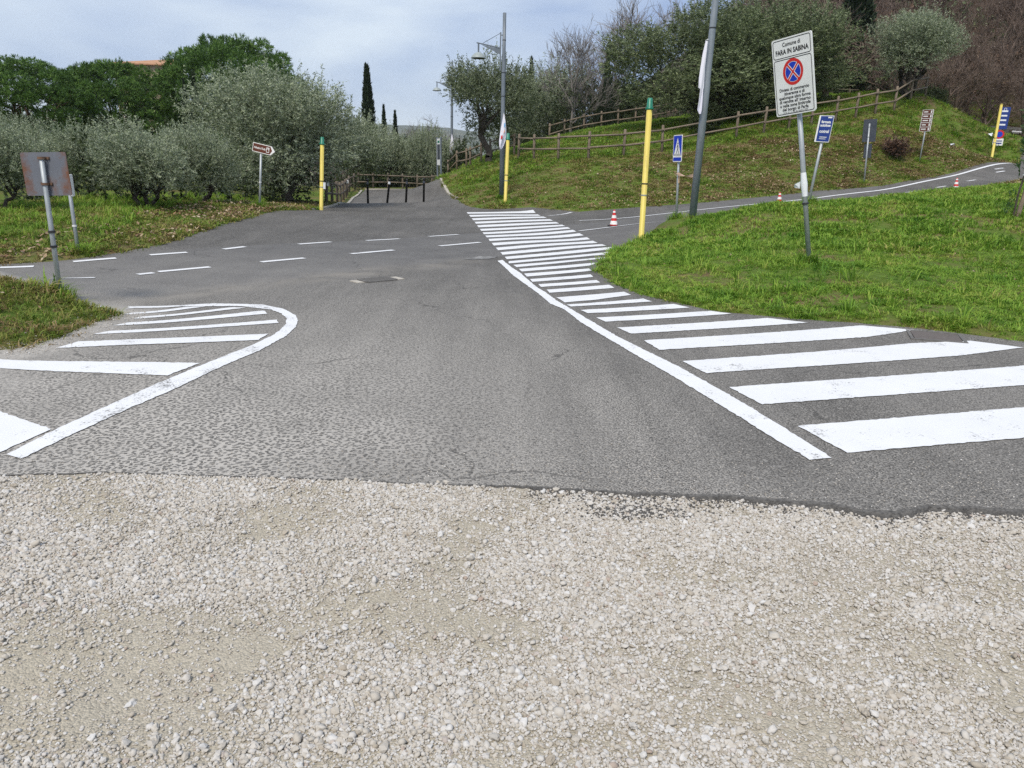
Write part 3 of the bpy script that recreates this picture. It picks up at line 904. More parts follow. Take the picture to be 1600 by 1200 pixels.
# ------------------------------------------------------------------ scattering (gravel, turf, leaf litter: stuff)
def scatter_group(protos):
    g = bpy.data.node_groups.new('scatter', 'GeometryNodeTree')
    g.interface.new_socket(name='Geometry', in_out='INPUT', socket_type='NodeSocketGeometry')
    g.interface.new_socket(name='Geometry', in_out='OUTPUT', socket_type='NodeSocketGeometry')
    n, l = g.nodes, g.links
    gi, go = n.new('NodeGroupInput'), n.new('NodeGroupOutput')
    iop = n.new('GeometryNodeInstanceOnPoints')
    jn = n.new('GeometryNodeJoinGeometry')
    for p in protos:
        oi = n.new('GeometryNodeObjectInfo')
        oi.inputs['Object'].default_value = p
        oi.inputs['As Instance'].default_value = True
        l.new(oi.outputs['Geometry'], jn.inputs[0])
    def attr(nm, dt):
        a = n.new('GeometryNodeInputNamedAttribute')
        a.data_type = dt
        a.inputs['Name'].default_value = nm
        return a.outputs['Attribute']
    iop.inputs['Pick Instance'].default_value = True
    l.new(gi.outputs[0], iop.inputs['Points'])
    l.new(jn.outputs[0], iop.inputs['Instance'])
    l.new(attr('pick', 'INT'), iop.inputs['Instance Index'])
    l.new(attr('rot', 'FLOAT_VECTOR'), iop.inputs['Rotation'])
    l.new(attr('siz', 'FLOAT_VECTOR'), iop.inputs['Scale'])
    l.new(iop.outputs[0], go.inputs[0])
    return g

def scatter(name, label, cat, pts, rot, siz, protos):
    k = len(pts)
    me = bpy.data.meshes.new(name)
    me.vertices.add(k)
    me.vertices.foreach_set('co', np.ascontiguousarray(pts, np.float32).ravel())
    for nm, ty, val in (('rot', 'FLOAT_VECTOR', rot), ('siz', 'FLOAT_VECTOR', siz)):
        a = me.attributes.new(nm, ty, 'POINT')
        a.data.foreach_set('vector', np.ascontiguousarray(val, np.float32).ravel())
    a = me.attributes.new('pick', 'INT', 'POINT')
    a.data.foreach_set('value', RNG.integers(0, len(protos), k).astype(np.int32))
    o = link(name, me)
    md = o.modifiers.new('scatter', 'NODES')
    md.node_group = scatter_group(protos)
    tag(o, label, cat, kind='stuff')
    return o

def proto(name, me):
    return bpy.data.objects.new(name, me)      # used only as the shape of stuff, not linked to the scene

stones = []
for k in range(6):
    bm = bmesh.new()
    bmesh.ops.create_icosphere(bm, subdivisions=2 if k < 2 else 1, radius=0.5)
    off = Vector((k * 7.3, k * 3.1, 1))
    for v in bm.verts:
        d = v.co.normalized()
        r = 0.5 * (1 + 0.5 * mnoise.noise(d * 1.3 + off) + 0.22 * mnoise.noise(d * 3 + off))
        v.co = d * r
        v.co.x *= 1.25; v.co.z *= 0.72
    me = bpy.data.meshes.new('pebble')
    bm.to_mesh(me); bm.free()
    me.polygons.foreach_set('use_smooth', [k % 2 == 0] * len(me.polygons))
    me.materials.append(M['stone'])
    stones.append(proto('pebble', me))

def vnoise(x, y, s, seed=0.0, octv=4):
    return np.array([mnoise.fractal(Vector((a * s, b * s, seed)), 0.7, 2.0, octv) for a, b in zip(x, y)])

def front_y(x):
    return np.interp(x, [p[0] for p in front], [p[1] for p in front])

bare = [(G(200, 1040), 0.42, .30), (G(330, 990), .3, .2), (G(100, 1000), .3, .22), (G(1520, 880), .75, .28), (G(1310, 985), .28, .2), (G(1170, 1100), .3, .14), (G(620, 960), .3, .12), (G(1100, 890), .25, .1), (G(1590, 1010), .3, .15), (G(250, 1130), .25, .16)]
def stone_field(n, med, sig, lo, hi, x0, x1, y0, thr, keep_bare):
    x = RNG.uniform(x0, x1, n)
    y = RNG.uniform(y0, 4.1, n)
    ok = y < front_y(x) - 0.012 + RNG.normal(0, .02, n) * (x < -.3)
    x, y = x[ok], y[ok]
    dn = vnoise(x, y, 1.7, 4.2) + 0.25 * RNG.normal(size=len(x))
    p = np.clip((dn - thr) * 2.2 + .5, 0.10, 1)
    for c, a, b in bare:
        q = ((x - c[0]) / a) ** 2 + ((y - c[1]) / b) ** 2
        p = np.where(q < 1, p * keep_bare, np.where(q < 1.8, p * (keep_bare + (1 - keep_bare) * (q - 1) / .8), p))
    ok = RNG.uniform(size=len(x)) < p
    x, y = x[ok], y[ok]
    k = len(x)
    d = np.clip(np.exp(RNG.normal(math.log(med), sig, k)), lo, hi)
    z = gravel_h(x, y) + d * RNG.uniform(.05, .45, k)
    rot = np.stack([RNG.normal(0, .35, k), RNG.normal(0, .35, k), RNG.uniform(0, 6.28, k)], 1)
    siz = d[:, None] * RNG.uniform(.8, 1.2, (k, 3))
    return np.stack([x, y, z], 1), rot, siz
fields = [stone_field(260000, .0102, .36, .006, .026, -3.2, 3.2, 1.3, -.2, .42),
          stone_field(230000, .0068, .28, .0045, .011, -3.1, 3.1, 1.35, -.35, .6),
          stone_field(30000, .013, .4, .007, .036, -7, 7, .2, -.1, .2),
          stone_field(350, .024, .2, .018, .034, -3.4, 3.4, 1.3, -.3, .5)]
f_ = [np.concatenate([f[i] for f in fields]) for i in range(3)]
scatter('gravel_stones', 'pale crushed limestone gravel covering the car park in front', 'gravel', *f_, stones)
# loose chippings that strayed onto the asphalt
k = 2600
x = RNG.uniform(-3.2, 3.0, k)
y = front_y(x) + RNG.exponential(.35, k)
ok = (y < 7)
x, y = x[ok], y[ok]
k = len(x)
scatter('stray_chippings', 'loose pale chippings strewn over the edge of the asphalt', 'gravel', np.stack([x, y, hgt(x, y) + .002], 1),
        np.stack([RNG.normal(0, .3, k), RNG.normal(0, .3, k), RNG.uniform(0, 6.28, k)], 1), RNG.uniform(.003, .008, (k, 1)) * RNG.uniform(.8, 1.2, (k, 3)), stones[2:])

def tuft(n, hgt_, spread, width, lean, seed, flat=False):
    r = np.random.default_rng(seed)
    V, F, T = [], [], []
    for i in range(n):
        a = r.uniform(0, 6.28)
        b0 = r.uniform(0, spread)
        base = np.array([math.cos(a) * b0, math.sin(a) * b0, -.01])
        a2 = a + r.normal(0, .8)
        d = np.array([math.cos(a2), math.sin(a2), 0])
        hh = hgt_ * r.uniform(.55, 1.1)
        ln = lean * r.uniform(.3, 1.2) * hh
        sd_ = np.array([-d[1], d[0], 0]) * width * r.uniform(.7, 1.2) / 2
        o = len(V)
        mid = base + d * ln * .35 + np.array([0, 0, hh * .62])
        tip = base + d * ln + np.array([0, 0, hh * (1 - .25 * lean)])
        V += [base - sd_, base + sd_, mid + sd_ * .85, mid - sd_ * .85, tip + sd_ * .15, tip - sd_ * .15]
        F += [(o, o + 1, o + 2, o + 3), (o + 3, o + 2, o + 4, o + 5)]
        t = r.uniform()
        T += [t, min(1, t + .1)]
    return np.array(V), np.array(F), np.array(T)

def tufts(mat, hgt_, spread, width, n=10, k=5, lean=.7, seed=0):
    out = []
    for i in range(k):
        V, F, T = tuft(n, hgt_, spread, width, lean, seed + i)
        out.append(proto('tuft', np_mesh('tuft', V, F, mat, T)))
    return out

def turf(name, label, box, dens, protos, smin, smax, keep=None, edge=0.0, patch=0.35, pscale=.9, sseed=2.0, z0=0.0):
    x0, x1, y0, y1 = box
    n = int((x1 - x0) * (y1 - y0) * dens)
    x, y = RNG.uniform(x0, x1, n), RNG.uniform(y0, y1, n)
    if keep is not None:
        m = keep(x, y); x, y = x[m], y[m]
    s = sd(x, y)
    m = s > edge + RNG.exponential(.035, len(x)) - .06
    x, y, s = x[m], y[m], s[m]
    nz = vnoise(x, y, pscale, sseed)
    m = RNG.uniform(size=len(x)) < np.clip(.62 + nz * patch * 2, .12, 1)
    x, y, nz = x[m], y[m], nz[m]
    k = len(x)
    sc = RNG.uniform(smin, smax, k) * (1 + .5 * nz)
    z = gtop(x, y) + z0
    rot = np.stack([RNG.normal(0, .16, k), RNG.normal(0, .16, k), RNG.uniform(0, 6.28, k)], 1)
    siz = sc[:, None] * np.stack([RNG.uniform(.8, 1.3, k), RNG.uniform(.8, 1.3, k), RNG.uniform(.7, 1.3, k)], 1)
    return scatter(name, label, 'grass', np.stack([x, y, z], 1), rot, siz, protos)

near_protos = tufts(M['grass'], .07, .05, .010, 12, 5, 1.1, 10)
far_protos = tufts(M['grass'], .10, .09, .016, 11, 4, .9, 30)
bank_protos = tufts(M['bank_grass'], .085, .10, .02, 11, 4, 1.2, 50)
bank_near = tufts(M['bank_grass'], .08, .06, .010, 11, 4, 1.2, 70)
tall_protos = tufts(M['grass'], .26, .10, .016, 12, 4, .7, 90)
isl = lambda x, y: (y < 17.6 + (x - 2.8) * .55) & (x > .8)
turf('lawn_turf', 'bright green mown grass on the sloping traffic island at right', (0.9, 14, 6, 13.5), 520, near_protos, .55, .95, isl)
turf('lawn_turf', 'green grass on the far upper part of the traffic island', (1.5, 24, 13.5, 30), 170, far_protos, .7, 1.2, lambda x, y: (y < 17.6 + (x - 2.8) * .60) & (y > 13.5))
long_protos = tufts(M['grass'], .17, .06, .010, 12, 4, 1.1, 130)
turf('long_tufts', 'longer dark green grass tufts scattered over the traffic island', (0.9, 14, 6, 14.5), 14, long_protos, .6, 1.2, isl, patch=.9, pscale=1.6, sseed=9.0)
M['dry_grass'] = grass_mat('dry_grass', [(0.2, (0.40, 0.31, 0.17)), (0.5, (0.33, 0.25, 0.12)), (0.8, (0.22, 0.15, 0.075))])
dry_protos = tufts(M['dry_grass'], .07, .10, .02, 9, 4, 1.6, 150)
turf('dry_turf', 'withered tan grass on the right half of the embankment', (-2, 32, 26, 42), 85, dry_protos, .7, 1.3, lambda x, y: (y > 25) & (y < 34 + .16 * x) & (RNG.uniform(size=len(x)) < np.clip((x - 1) * .12, .08, .95)), patch=.9, pscale=.6, sseed=12.0)
turf('dry_tufts', 'dry tan grass on the small mound under the rusty sign', (-10, -3.8, 4.6, 8.8), 160, tufts(M['dry_grass'], .06, .06, .01, 9, 3, 1.5, 170), .7, 1.2, lambda x, y: y < 9.0, patch=1.2, pscale=1.4, sseed=13.0)
turf('mound_turf', 'patchy grass on the small mound under the rusty sign', (-10, -3.8, 4.6, 8.8), 420, bank_near, .7, 1.15, lambda x, y: y < 9.0)
turf('verge_turf', 'rough grass with leaf litter on the left roadside bank', (-17, -5.5, 10, 30), 170, bank_protos, .7, 1.2, lambda x, y: (y > 10) & (x < -5.6) & (sd(x, y) < 5))
turf('tall_grass', 'long bright green grass along the top of the left bank', (-17, -6, 11.5, 30), 60, tall_protos, .4, .8, lambda x, y: (sd(x, y) > 1.5 + .4 * np.sin(x * 2)) & (sd(x, y) < 4.6 + .4 * np.sin(y * 3)), edge=1.0)
turf('hill_turf', 'mixed grass and moss on the embankment below the timber fence', (-6, 32, 26, 47), 75, bank_protos, .7, 1.3, lambda x, y: (x > -4.6) & (y > 24.5))
turf('hill_lawn', 'fresh green grass on the hill top behind the timber fence', (-5, 34, 33, 60), 40, far_protos, .9, 1.7, lambda x, y: (y > 34.0 + .10 * x) & (x > -4.0 + .0 * y))

# fallen leaves: small bent quads
def leaf_litter(name, label, box, dens, smin, smax, keep, thr, seed):
    x0, x1, y0, y1 = box
    n = int((x1 - x0) * (y1 - y0) * dens)
    x, y = RNG.uniform(x0, x1, n), RNG.uniform(y0, y1, n)
    m = keep(x, y) & (sd(x, y) > .02)
    x, y = x[m], y[m]
    nz = vnoise(x, y, .5, seed)
    m = RNG.uniform(size=len(x)) < np.clip((nz - thr) * 2.0 + .4, .05, 1)
    x, y = x[m], y[m]
    k = len(x)
    P = np.stack([x, y, gtop(x, y) + RNG.uniform(.02, .07, k)], 1)
    a = RNG.uniform(0, 6.28, k)
    tl = RNG.normal(0, .45, k)
    D = np.stack([np.cos(a) * np.cos(tl), np.sin(a) * np.cos(tl), np.sin(tl)], 1)
    S = np.stack([-np.sin(a), np.cos(a), RNG.normal(0, .4, k)], 1)
    V, F = diamonds(P, D, S, RNG.uniform(smin, smax, k), RNG.uniform(smin, smax, k) * .6)
    o = link(name, np_mesh(name, V, F, M['litter'], np.clip(RNG.normal(.5, .28, k), 0, 1)))
    return tag(o, label, 'leaves', kind='stuff')

def diamonds(P, D, S, L, W):
    D = D / (np.linalg.norm(D, axis=1, keepdims=True) + 1e-9)
    S = S - (S * D).sum(1, keepdims=True) * D
    S = S / (np.linalg.norm(S, axis=1, keepdims=True) + 1e-9)
    L, W = L[:, None], W[:, None]
    mid = P + D * L * .5
    V = np.stack([P, mid + S * W / 2, P + D * L, mid - S * W / 2], 1).reshape(-1, 3)
    F = np.arange(len(P) * 4).reshape(-1, 4)
    return V, F
leaf_litter('leaf_litter', 'tan fallen leaves scattered over the hillside embankment', (-4, 32, 26, 40), 190, .045, .11, lambda x, y: (x > -4.2) & (y < 33.5 + .14 * x) & (RNG.uniform(size=len(x)) < np.clip(.2 + (x - 2) * .10, .16, 1.0)), -.1, 3.3)
leaf_litter('leaf_litter', 'reddish brown fallen leaves on the left bank', (-16, -6, 11, 29), 130, .05, .12, lambda x, y: (x < -5.8) & (sd(x, y) < 2.0), -.1, 5.3)
leaf_litter('leaf_litter', 'dense reddish brown leaf litter under the big olive by the left yellow post', (-11, -6, 17, 28), 300, .04, .085, lambda x, y: (x < -5.8) & (sd(x, y) < .4 + .9 * np.clip((y - 17) / 8, 0, 1)), -.4, 8.3)
leaf_litter('leaf_litter', 'dry leaf scraps on the grass mound under the rusty sign', (-9, -4, 5, 8.8), 70, .025, .06, lambda x, y: y < 8.9, .0, 6.3)
leaf_litter('leaf_litter', 'a few dry leaves in the grass of the traffic island', (1, 16, 7, 22), 8, .03, .06, isl, .1, 7.3)

# ------------------------------------------------------------------ trees
def unit(v):
    return v / (np.linalg.norm(v, axis=-1, keepdims=True) + 1e-9)

def crown_leaves(r, lumps, ctr, ntw, nl, tl, L, W, up=.55, out=.6, rnd=.45, droop=0.0, tone_sd=.20, shell=.5, clump=.10):
    """leaves set along short twigs that fill the union of lumps"""
    C = np.array([l[0] for l in lumps]); Rr = np.array([l[1] for l in lumps])
    w = (Rr ** 2).prod(1) ** .5
    pick = r.choice(len(lumps), ntw, p=w / w.sum())
    u = unit(r.normal(size=(ntw, 3)))
    rad = r.uniform(shell ** 3, 1, ntw) ** (1 / 3)
    P = C[pick] + u * Rr[pick] * rad[:, None]
    o = unit(P - ctr)
    D = unit(o * out + np.array([0, 0, 1.0]) * (up * r.uniform(.3, 1.2, (ntw, 1))) + r.normal(size=(ntw, 3)) * rnd + u * .3)
    if droop:
        D[:, 2] -= droop * r.uniform(0, 1, ntw) * (o[:, 2] < .45)
        D = unit(D)
    TL = tl * r.uniform(.6, 1.3, ntw)
    tone = np.repeat(np.clip(r.normal(.48, tone_sd, ntw) + r.normal(0, clump, len(lumps))[pick], 0, 1), nl)
    t = r.uniform(.05, 1, (ntw, nl, 1))
    Q = P[:, None] + D[:, None] * TL[:, None, None] * t
    LD = unit(D[:, None] * .75 + r.normal(size=(ntw, nl, 3)) * .62)
    Q = Q.reshape(-1, 3); LD = LD.reshape(-1, 3)
    k = len(Q)
    V, F = diamonds(Q, LD, r.normal(size=(k, 3)), L * r.uniform(.7, 1.3, k), W * r.uniform(.7, 1.3, k))
    return V, F, np.clip(tone + r.normal(0, .13, k), 0, 1), P, D, TL

def limb(mb, r, a, b, ra, rb, wob=.12, n=5, sides=6):
    a, b = np.array(a, float), np.array(b, float)
    L = np.linalg.norm(b - a)
    pts = [a + (b - a) * t + (r.normal(0, wob * L, 3) * math.sin(math.pi * t)) for t in np.linspace(0, 1, n + 1)]
    mb.path(pts, list(np.linspace(ra, rb, n + 1)), sides)
    return pts

def olive(seed, R, H, base_h, ntw, nl=17, leaf=(.10, .03), mat='olive', stems=2, K=17, flat=.8, up=.6, tl=.42, droop=.5, spread=.55, trunk_r=.13, lump=(.30, .46), nbr=9, asym=.0, shoots=.16, clump=.13):
    r = np.random.default_rng(seed)
    ctr = np.array([0, 0, base_h + (H - base_h) * .45])
    rz = (H - base_h) / 2
    lumps = []
    while len(lumps) < K:
        p = r.uniform(-1, 1, 3)
        if np.linalg.norm(p) < 1 and np.linalg.norm(p) > .25:
            s = r.uniform(*lump)
            q = ctr + p * np.array([R, R, rz * 1.05]) * (1 - s * .75) + np.array([asym * R * p[2], 0, rz * .1])
            lumps.append((q, np.array([R * s, R * s, R * s * flat])))
    V, F, T, P, D, TL = crown_leaves(r, lumps, ctr - np.array([0, 0, rz * .4]), ntw, nl, tl, leaf[0], leaf[1], up, droop=droop, clump=clump)
    if shoots:
        top = [l for l in lumps if l[0][2] > ctr[2]] or lumps
        V2, F2, T2, *_ = crown_leaves(r, top, ctr - np.array([0, 0, rz]), int(ntw * shoots), int(nl * 1.3), tl * 1.5, leaf[0], leaf[1], 1.9, .35, .22, shell=.85)
        F = np.concatenate([F, F2 + len(V)]); V = np.concatenate([V, V2]); T = np.concatenate([T, np.clip(T2 + .12, 0, 1)])
    crown = np_mesh('crown', V, F, M[mat], T)
    mb = MB()
    for s in range(stems):
        a = s * 6.28 / stems + r.uniform(0, 1)
        k = .12 * R if stems > 1 else 0
        p0 = (math.cos(a) * k * .15, math.sin(a) * k * .15, -.25)
        p1 = (math.cos(a) * R * .28, math.sin(a) * R * .28, base_h + rz * .45)
        pts = limb(mb, r, p0, p1, trunk_r * r.uniform(.8, 1.2), trunk_r * .6, .07, 5, 8)
        near = sorted(lumps, key=lambda l: np.linalg.norm(l[0] - np.array(p1)))
        for l in near[s:s + nbr]:
            st = pts[int(r.integers(3, 6))]
            limb(mb, r, st, l[0], trunk_r * .42, .018, .06, 4, 5)
    return mb.mesh('trunk', M['bark'], True), crown

def plant_tree(name, label, cat, loc, meshes, rz=0, sc=(1, 1, 1), group=None):
    t = thing(name, label, cat, loc, rz, group)
    t.scale = sc
    link('trunk', meshes[0], t)
    link('crown', meshes[1], t)
    return t

OL = [olive(101 + i, 2.0, 3.6, .22, 1600, up=.8, droop=.7, K=20, stems=[3, 2, 2, 1, 2][i], trunk_r=[.09, .11, .10, .14, .1][i]) for i in range(5)]
def top_scale(px, py, Y, h):
    g = on(px, 330, Y)
    return (at(px, py, Y)[2] - g[2]) / h, g
olives = [
    # px, top py, Y, mesh, width px, label
    (8, 176, 16.5, 0, 130, 'pale green olive tree at the left frame edge, left of the rusty sign'),
    (62, 180, 24, 1, 100, 'small olive tree showing above the rusty sign'),
    (135, 188, 21.5, 2, 110, 'grey green olive tree directly behind the edge-on sign post'),
    (232, 188, 19, 0, 150, 'three-stemmed olive tree with forked trunks at the bank top, left of the brown arrow sign'),
    (318, 190, 21.5, 3, 105, 'single-trunk olive tree between the three-stemmed olive and the brown arrow sign'),
    (95, 205, 30, 4, 110, 'small dull olive in the second row behind the edge-on sign post'),
    (190, 200, 32, 1, 110, 'half-hidden olive in the second row behind the three-stemmed olive'),
    (290, 196, 34, 2, 110, 'half-hidden olive in the second row under the umbrella pines'),
    (556, 178, 49, 4, 100, 'rounded olive right of the big grey olive, above the path fence corner'),
    (600, 196, 52, 0, 90, 'olive tree behind the path fence, below the tall cypress'),
    (642, 208, 56, 2, 90, 'olive tree closing the end of the path, straight behind the bollards'),
    (672, 196, 50, 1, 60, 'olive tree at the right end of the path, left of the white notice board'),
    (700, 215, 60, 3, 70, 'dim olive tree behind the white notice board'),
    (868, 92, 57, 2, 135, 'broad olive tree behind the timber fence, right of the tall lamp post'),
    (815, 130, 54, 4, 90, 'dark olive between the leaning olive and the broad olive on the hill'),
    (950, 130, 58, 1, 80, 'dusky olive in the shade left of the great dark evergreen'),
]
for i, (px, py, Y, k, wpx, lab) in enumerate(olives):
    s, g = top_scale(px, py, Y, 3.75)
    w = wpx * Y / FPX / 3.5
    plant_tree('olive_tree', lab, 'olive tree', g, OL[k], rz=i * 1.7, sc=(w, w, s), group='olive trees beside the paths')
# the big olive left of the path
s, g = top_scale(447, 100, 27.6, 4.55)
big = olive(301, 2.5, 4.4, .4, 4200, 18, (.085, .026), stems=1, K=26, up=.75, tl=.5, droop=.8, trunk_r=.2, lump=(.26, .40), nbr=16)
plant_tree('olive_tree', 'large silvery olive tree with drooping branches behind the left yellow post', 'olive tree', g, big, rz=.4, sc=(1.34, 1.2, s), group='olive trees beside the paths')
# the leaning olive by the lamp
s, g = top_scale(766, 84, 39, 5.1)
lean_o = olive(305, 2.2, 5.0, 1.3, 1900, 15, (.12, .036), mat='olive_dark', stems=1, K=20, up=.6, tl=.5, droop=.3, trunk_r=.2, lump=(.26, .42), nbr=12)
plant_tree('olive_tree', 'loose-crowned olive tree leaning over the hill fence behind the bannered lamp', 'olive tree', g, lean_o, rz=2.2, sc=(1.0, 1.0, s), group='olive trees beside the paths')
# the round olive by the fence at right
s, g = top_scale(1412, 20, 41, 4.9)
ro = olive(309, 2.5, 4.8, .9, 2300, 17, (.11, .032), mat='olive', stems=3, K=24, up=.8, tl=.5, droop=.3, trunk_r=.12, lump=(.28, .42), nbr=9)
g = on(1412, 165, 41)
plant_tree('olive_tree', 'round silver-topped olive tree at the right end of the hill fence', 'olive tree', g, ro, rz=1.1, sc=(.98, .98, s), group='olive trees beside the paths')
# great dark evergreens on the hill
ev = olive(401, 3.6, 6.6, .3, 6000, 17, (.12, .04), mat='holm', stems=3, K=34, up=.75, clump=.2, tl=.5, droop=.5, trunk_r=.2, lump=(.24, .40), nbr=12, flat=.85)
for px, py, Y, w, rz, lab in [(1100, 8, 41, 1.42, 0.3, 'great dark evergreen tree with drooping skirts behind the pedestrian sign'), (1195, 0, 43.5, 1.34, 2.0, 'great dark evergreen tree behind the bannered lamp at right, beside the white sign')]:
    g = on(px, 210, Y)
    s = (at(px, py, Y)[2] - g[2]) / 6.9
    plant_tree('evergreen_tree', lab, 'evergreen tree', g, ev, rz, (w, w, s), 'evergreens on the hill')
sm = olive(405, 1.5, 2.6, .1, 900, 16, (.12, .05), mat='shrub', stems=3, K=14, trunk_r=.05, lump=(.3, .5))
for px, py, Y, wpx, hpx, lab in [(965, 205, 58, 90, 75, 'dark bushy shrub in the shade behind the fence, left of the great evergreen'), (1100, 205, 37.5, 55, 45, 'glossy green shrub beside the fence under the great evergreen'),
                                 (890, 222, 58, 90, 45, 'low dark shrub behind the fence under the broad olive'), (1235, 165, 47, 60, 60, 'green shrub behind the white sign'), (720, 262, 50, 60, 50, 'dark shrub under the leaning olive by the fence gap'),
                                 (1460, 140, 46, 60, 45, 'small grey green shrub right of the round olive')]:
    g = on(px, py, Y)
    plant_tree('shrub', lab, 'shrub', g, sm, px * .1, (wpx * Y / FPX / 3.2, wpx * Y / FPX / 3.2, hpx * Y / FPX / 2.7), 'shrubs on the hill')

# undergrowth closing the view between the trunks (one mass)
r = np.random.default_rng(55)
lumps = []
for (a, b, n_, hh) in [(AX(-150, 330, 17.5), AX(60, 330, 18.6), 12, .75), (AX(60, 330, 19.4), AX(230, 330, 20.6), 14, .8), (AX(230, 330, 20.8), AX(380, 330, 24), 16, .8), (AX(380, 330, 25.5), AX(500, 330, 29), 14, .9), ((-24, 26), (-11, 31), 26, 1.3), ((-12, 33), (-9.5, 50), 16, 1.5), ((-11, 54), (3, 58), 22, 1.8), ((-30, 34), (-12, 40), 20, 1.6), ((-2, 50), (10, 56), 16, 2.0), ((10, 50), (28, 58), 22, 1.6)]:
    for i in range(n_):
        t = (i + r.uniform(0, 1)) / n_
        j_ = .3 if hh < 1.1 else .8
        x, y = a[0] + (b[0] - a[0]) * t + r.normal(0, j_), a[1] + (b[1] - a[1]) * t + r.normal(0, j_)
        s = r.uniform(.7, 1.3) * hh
        lumps.append((np.array([x, y, h1(x, y) + s * .5]), np.array([s, s, s * .95])))
V, F, T, *_ = crown_leaves(r, lumps, np.array([0, 60, -40.]), 8200, 14, .5, .14, .055, .4)
tag(link('undergrowth', np_mesh('undergrowth', V, F, M['shrub'], T)), 'dark tangled undergrowth between and behind the olive trunks', 'undergrowth', kind='stuff')

# umbrella pines
def pine(seed, R, H, dome, nt):
    r = np.random.default_rng(seed)
    zc = H - dome
    L = []
    for i in range(105):
        a = r.uniform(0, 6.28); q = math.sqrt(r.uniform(0, 1))
        x, y = math.cos(a) * q * R * .93, math.sin(a) * q * R * .93
        s = R * r.uniform(.09, .19)
        z = zc + dome * .92 * (max(0, 1 - q ** 2.6 * .97)) ** .5 - s * .5 + r.normal(0, .22)
        L.append((np.array([x, y, z]), np.array([s, s, s * .75])))
    for i in range(85):
        a = r.uniform(0, 6.28); t_ = r.uniform(-.55, .5); q = r.uniform(.74, .97) * math.sqrt(max(.1, 1 - (t_ + .05) ** 2 * 1.1))
        s = R * r.uniform(.10, .19)
        L.append((np.array([math.cos(a) * q * R, math.sin(a) * q * R, zc + t_ * dome]), np.array([s, s, s * .7])))
    for i in range(45):
        a = r.uniform(0, 6.28); q = r.uniform(.2, .7)
        s = R * r.uniform(.12, .2)
        L.append((np.array([math.cos(a) * q * R, math.sin(a) * q * R, zc + r.uniform(-.3, .45) * dome]), np.array([s, s, s * .75])))
    C = np.array([l[0] for l in L]); Rr = np.array([l[1] for l in L])
    pk = r.integers(0, len(L), nt)
    u = unit(r.normal(size=(nt, 3)) + np.array([0, 0, .45]))
    P = C[pk] + u * Rr[pk] * r.uniform(.7, 1.05, (nt, 1))
    nn = 9
    D = unit(u[:, None] * .8 + np.array([0, 0, .35]) + r.normal(size=(nt, nn, 3)) * .65).reshape(-1, 3)
    Q = np.repeat(P, nn, 0)
    k = len(Q)
    V, F = diamonds(Q, D, r.normal(size=(k, 3)), r.uniform(.2, .36, k), r.uniform(.03, .055, k))
    lt = np.clip(r.normal(.5, .2, len(L)), 0, 1)
    tone = np.clip(np.repeat(lt[pk] * .5 + r.normal(.28, .14, nt), nn) + r.normal(0, .1, k), 0, 1)
    crown = np_mesh('crown', V, F, M['pine'], tone)
    mb = MB()
    limb(mb, r, (0, 0, -.4), (.2, .1, zc * .75), .32, .24, .02, 5, 8)
    for i in range(26):
        a = r.uniform(0, 6.28); q = r.uniform(.3, .9) * R
        limb(mb, r, (.2, .1, zc * r.uniform(.55, .78)), (math.cos(a) * q, math.sin(a) * q, zc + dome * r.uniform(.1, .5)), .11, .03, .05, 4, 5)
    return mb.mesh('trunk', M['bark_red'], True), crown
PN = [pine(501, 5.2, 9.0, 4.2, 10500), pine(502, 4.8, 8.0, 3.9, 9500)]
for px, py, Y, wpx, k, lab in [(52, 92, 50, 235, 0, 'umbrella pine furthest left, cut by the left frame edge'), (205, 95, 56, 200, 1, 'low spreading umbrella pine in front of the tiled roof'),
                               (378, 60, 58, 235, 0, 'tallest umbrella pine rising behind the large silvery olive'), (-110, 110, 60, 230, 1, 'umbrella pine standing outside the left edge')][:3]:
    g = on(px, 300, Y)
    hh = [9.1, 8.1][k]; rr = [5.6, 5.2][k]
    w = wpx * Y / FPX / 2 / rr
    plant_tree('umbrella_pine', lab, 'pine tree', g, PN[k], px * .02, (w, w, (at(px, py, Y)[2] - g[2]) / hh), 'umbrella pines behind the olives')

# cypresses
def cypress(seed, R, H, n, p=.75):
    r = np.random.default_rng(seed)
    t = r.uniform(0, 1, n) ** 1.2
    a = r.uniform(0, 6.28, n)
    lob = 1 + .16 * np.sin(a * 5 + t * 9) + .10 * np.sin(a * 11 - t * 23)
    prof = R * np.clip(1 - t, 0, 1) ** p * np.clip(t * 9 + .35, 0, 1) * lob
    q = r.uniform(.72, 1.03, n)
    P = np.stack([np.cos(a) * prof * q, np.sin(a) * prof * q, .2 + t * (H - .3)], 1)
    D = unit(np.stack([np.cos(a) * .28, np.sin(a) * .28, np.ones(n)], 1) + r.normal(size=(n, 3)) * .2)
    V, F = diamonds(P, D, r.normal(size=(n, 3)), r.uniform(.2, .42, n), r.uniform(.06, .11, n))
    mb = MB()
    mb.path([(0, 0, -.3), (0, 0, H * .5), (0, 0, H * .93)], [.16, .09, .02], 7)
    return mb.mesh('trunk', M['bark'], True), np_mesh('crown', V, F, M['cypress'], np.clip(r.normal(.45, .25, n), 0, 1))
CY = [cypress(601, .85, 9.0, 7000), cypress(602, .8, 9.0, 6000, .85)]
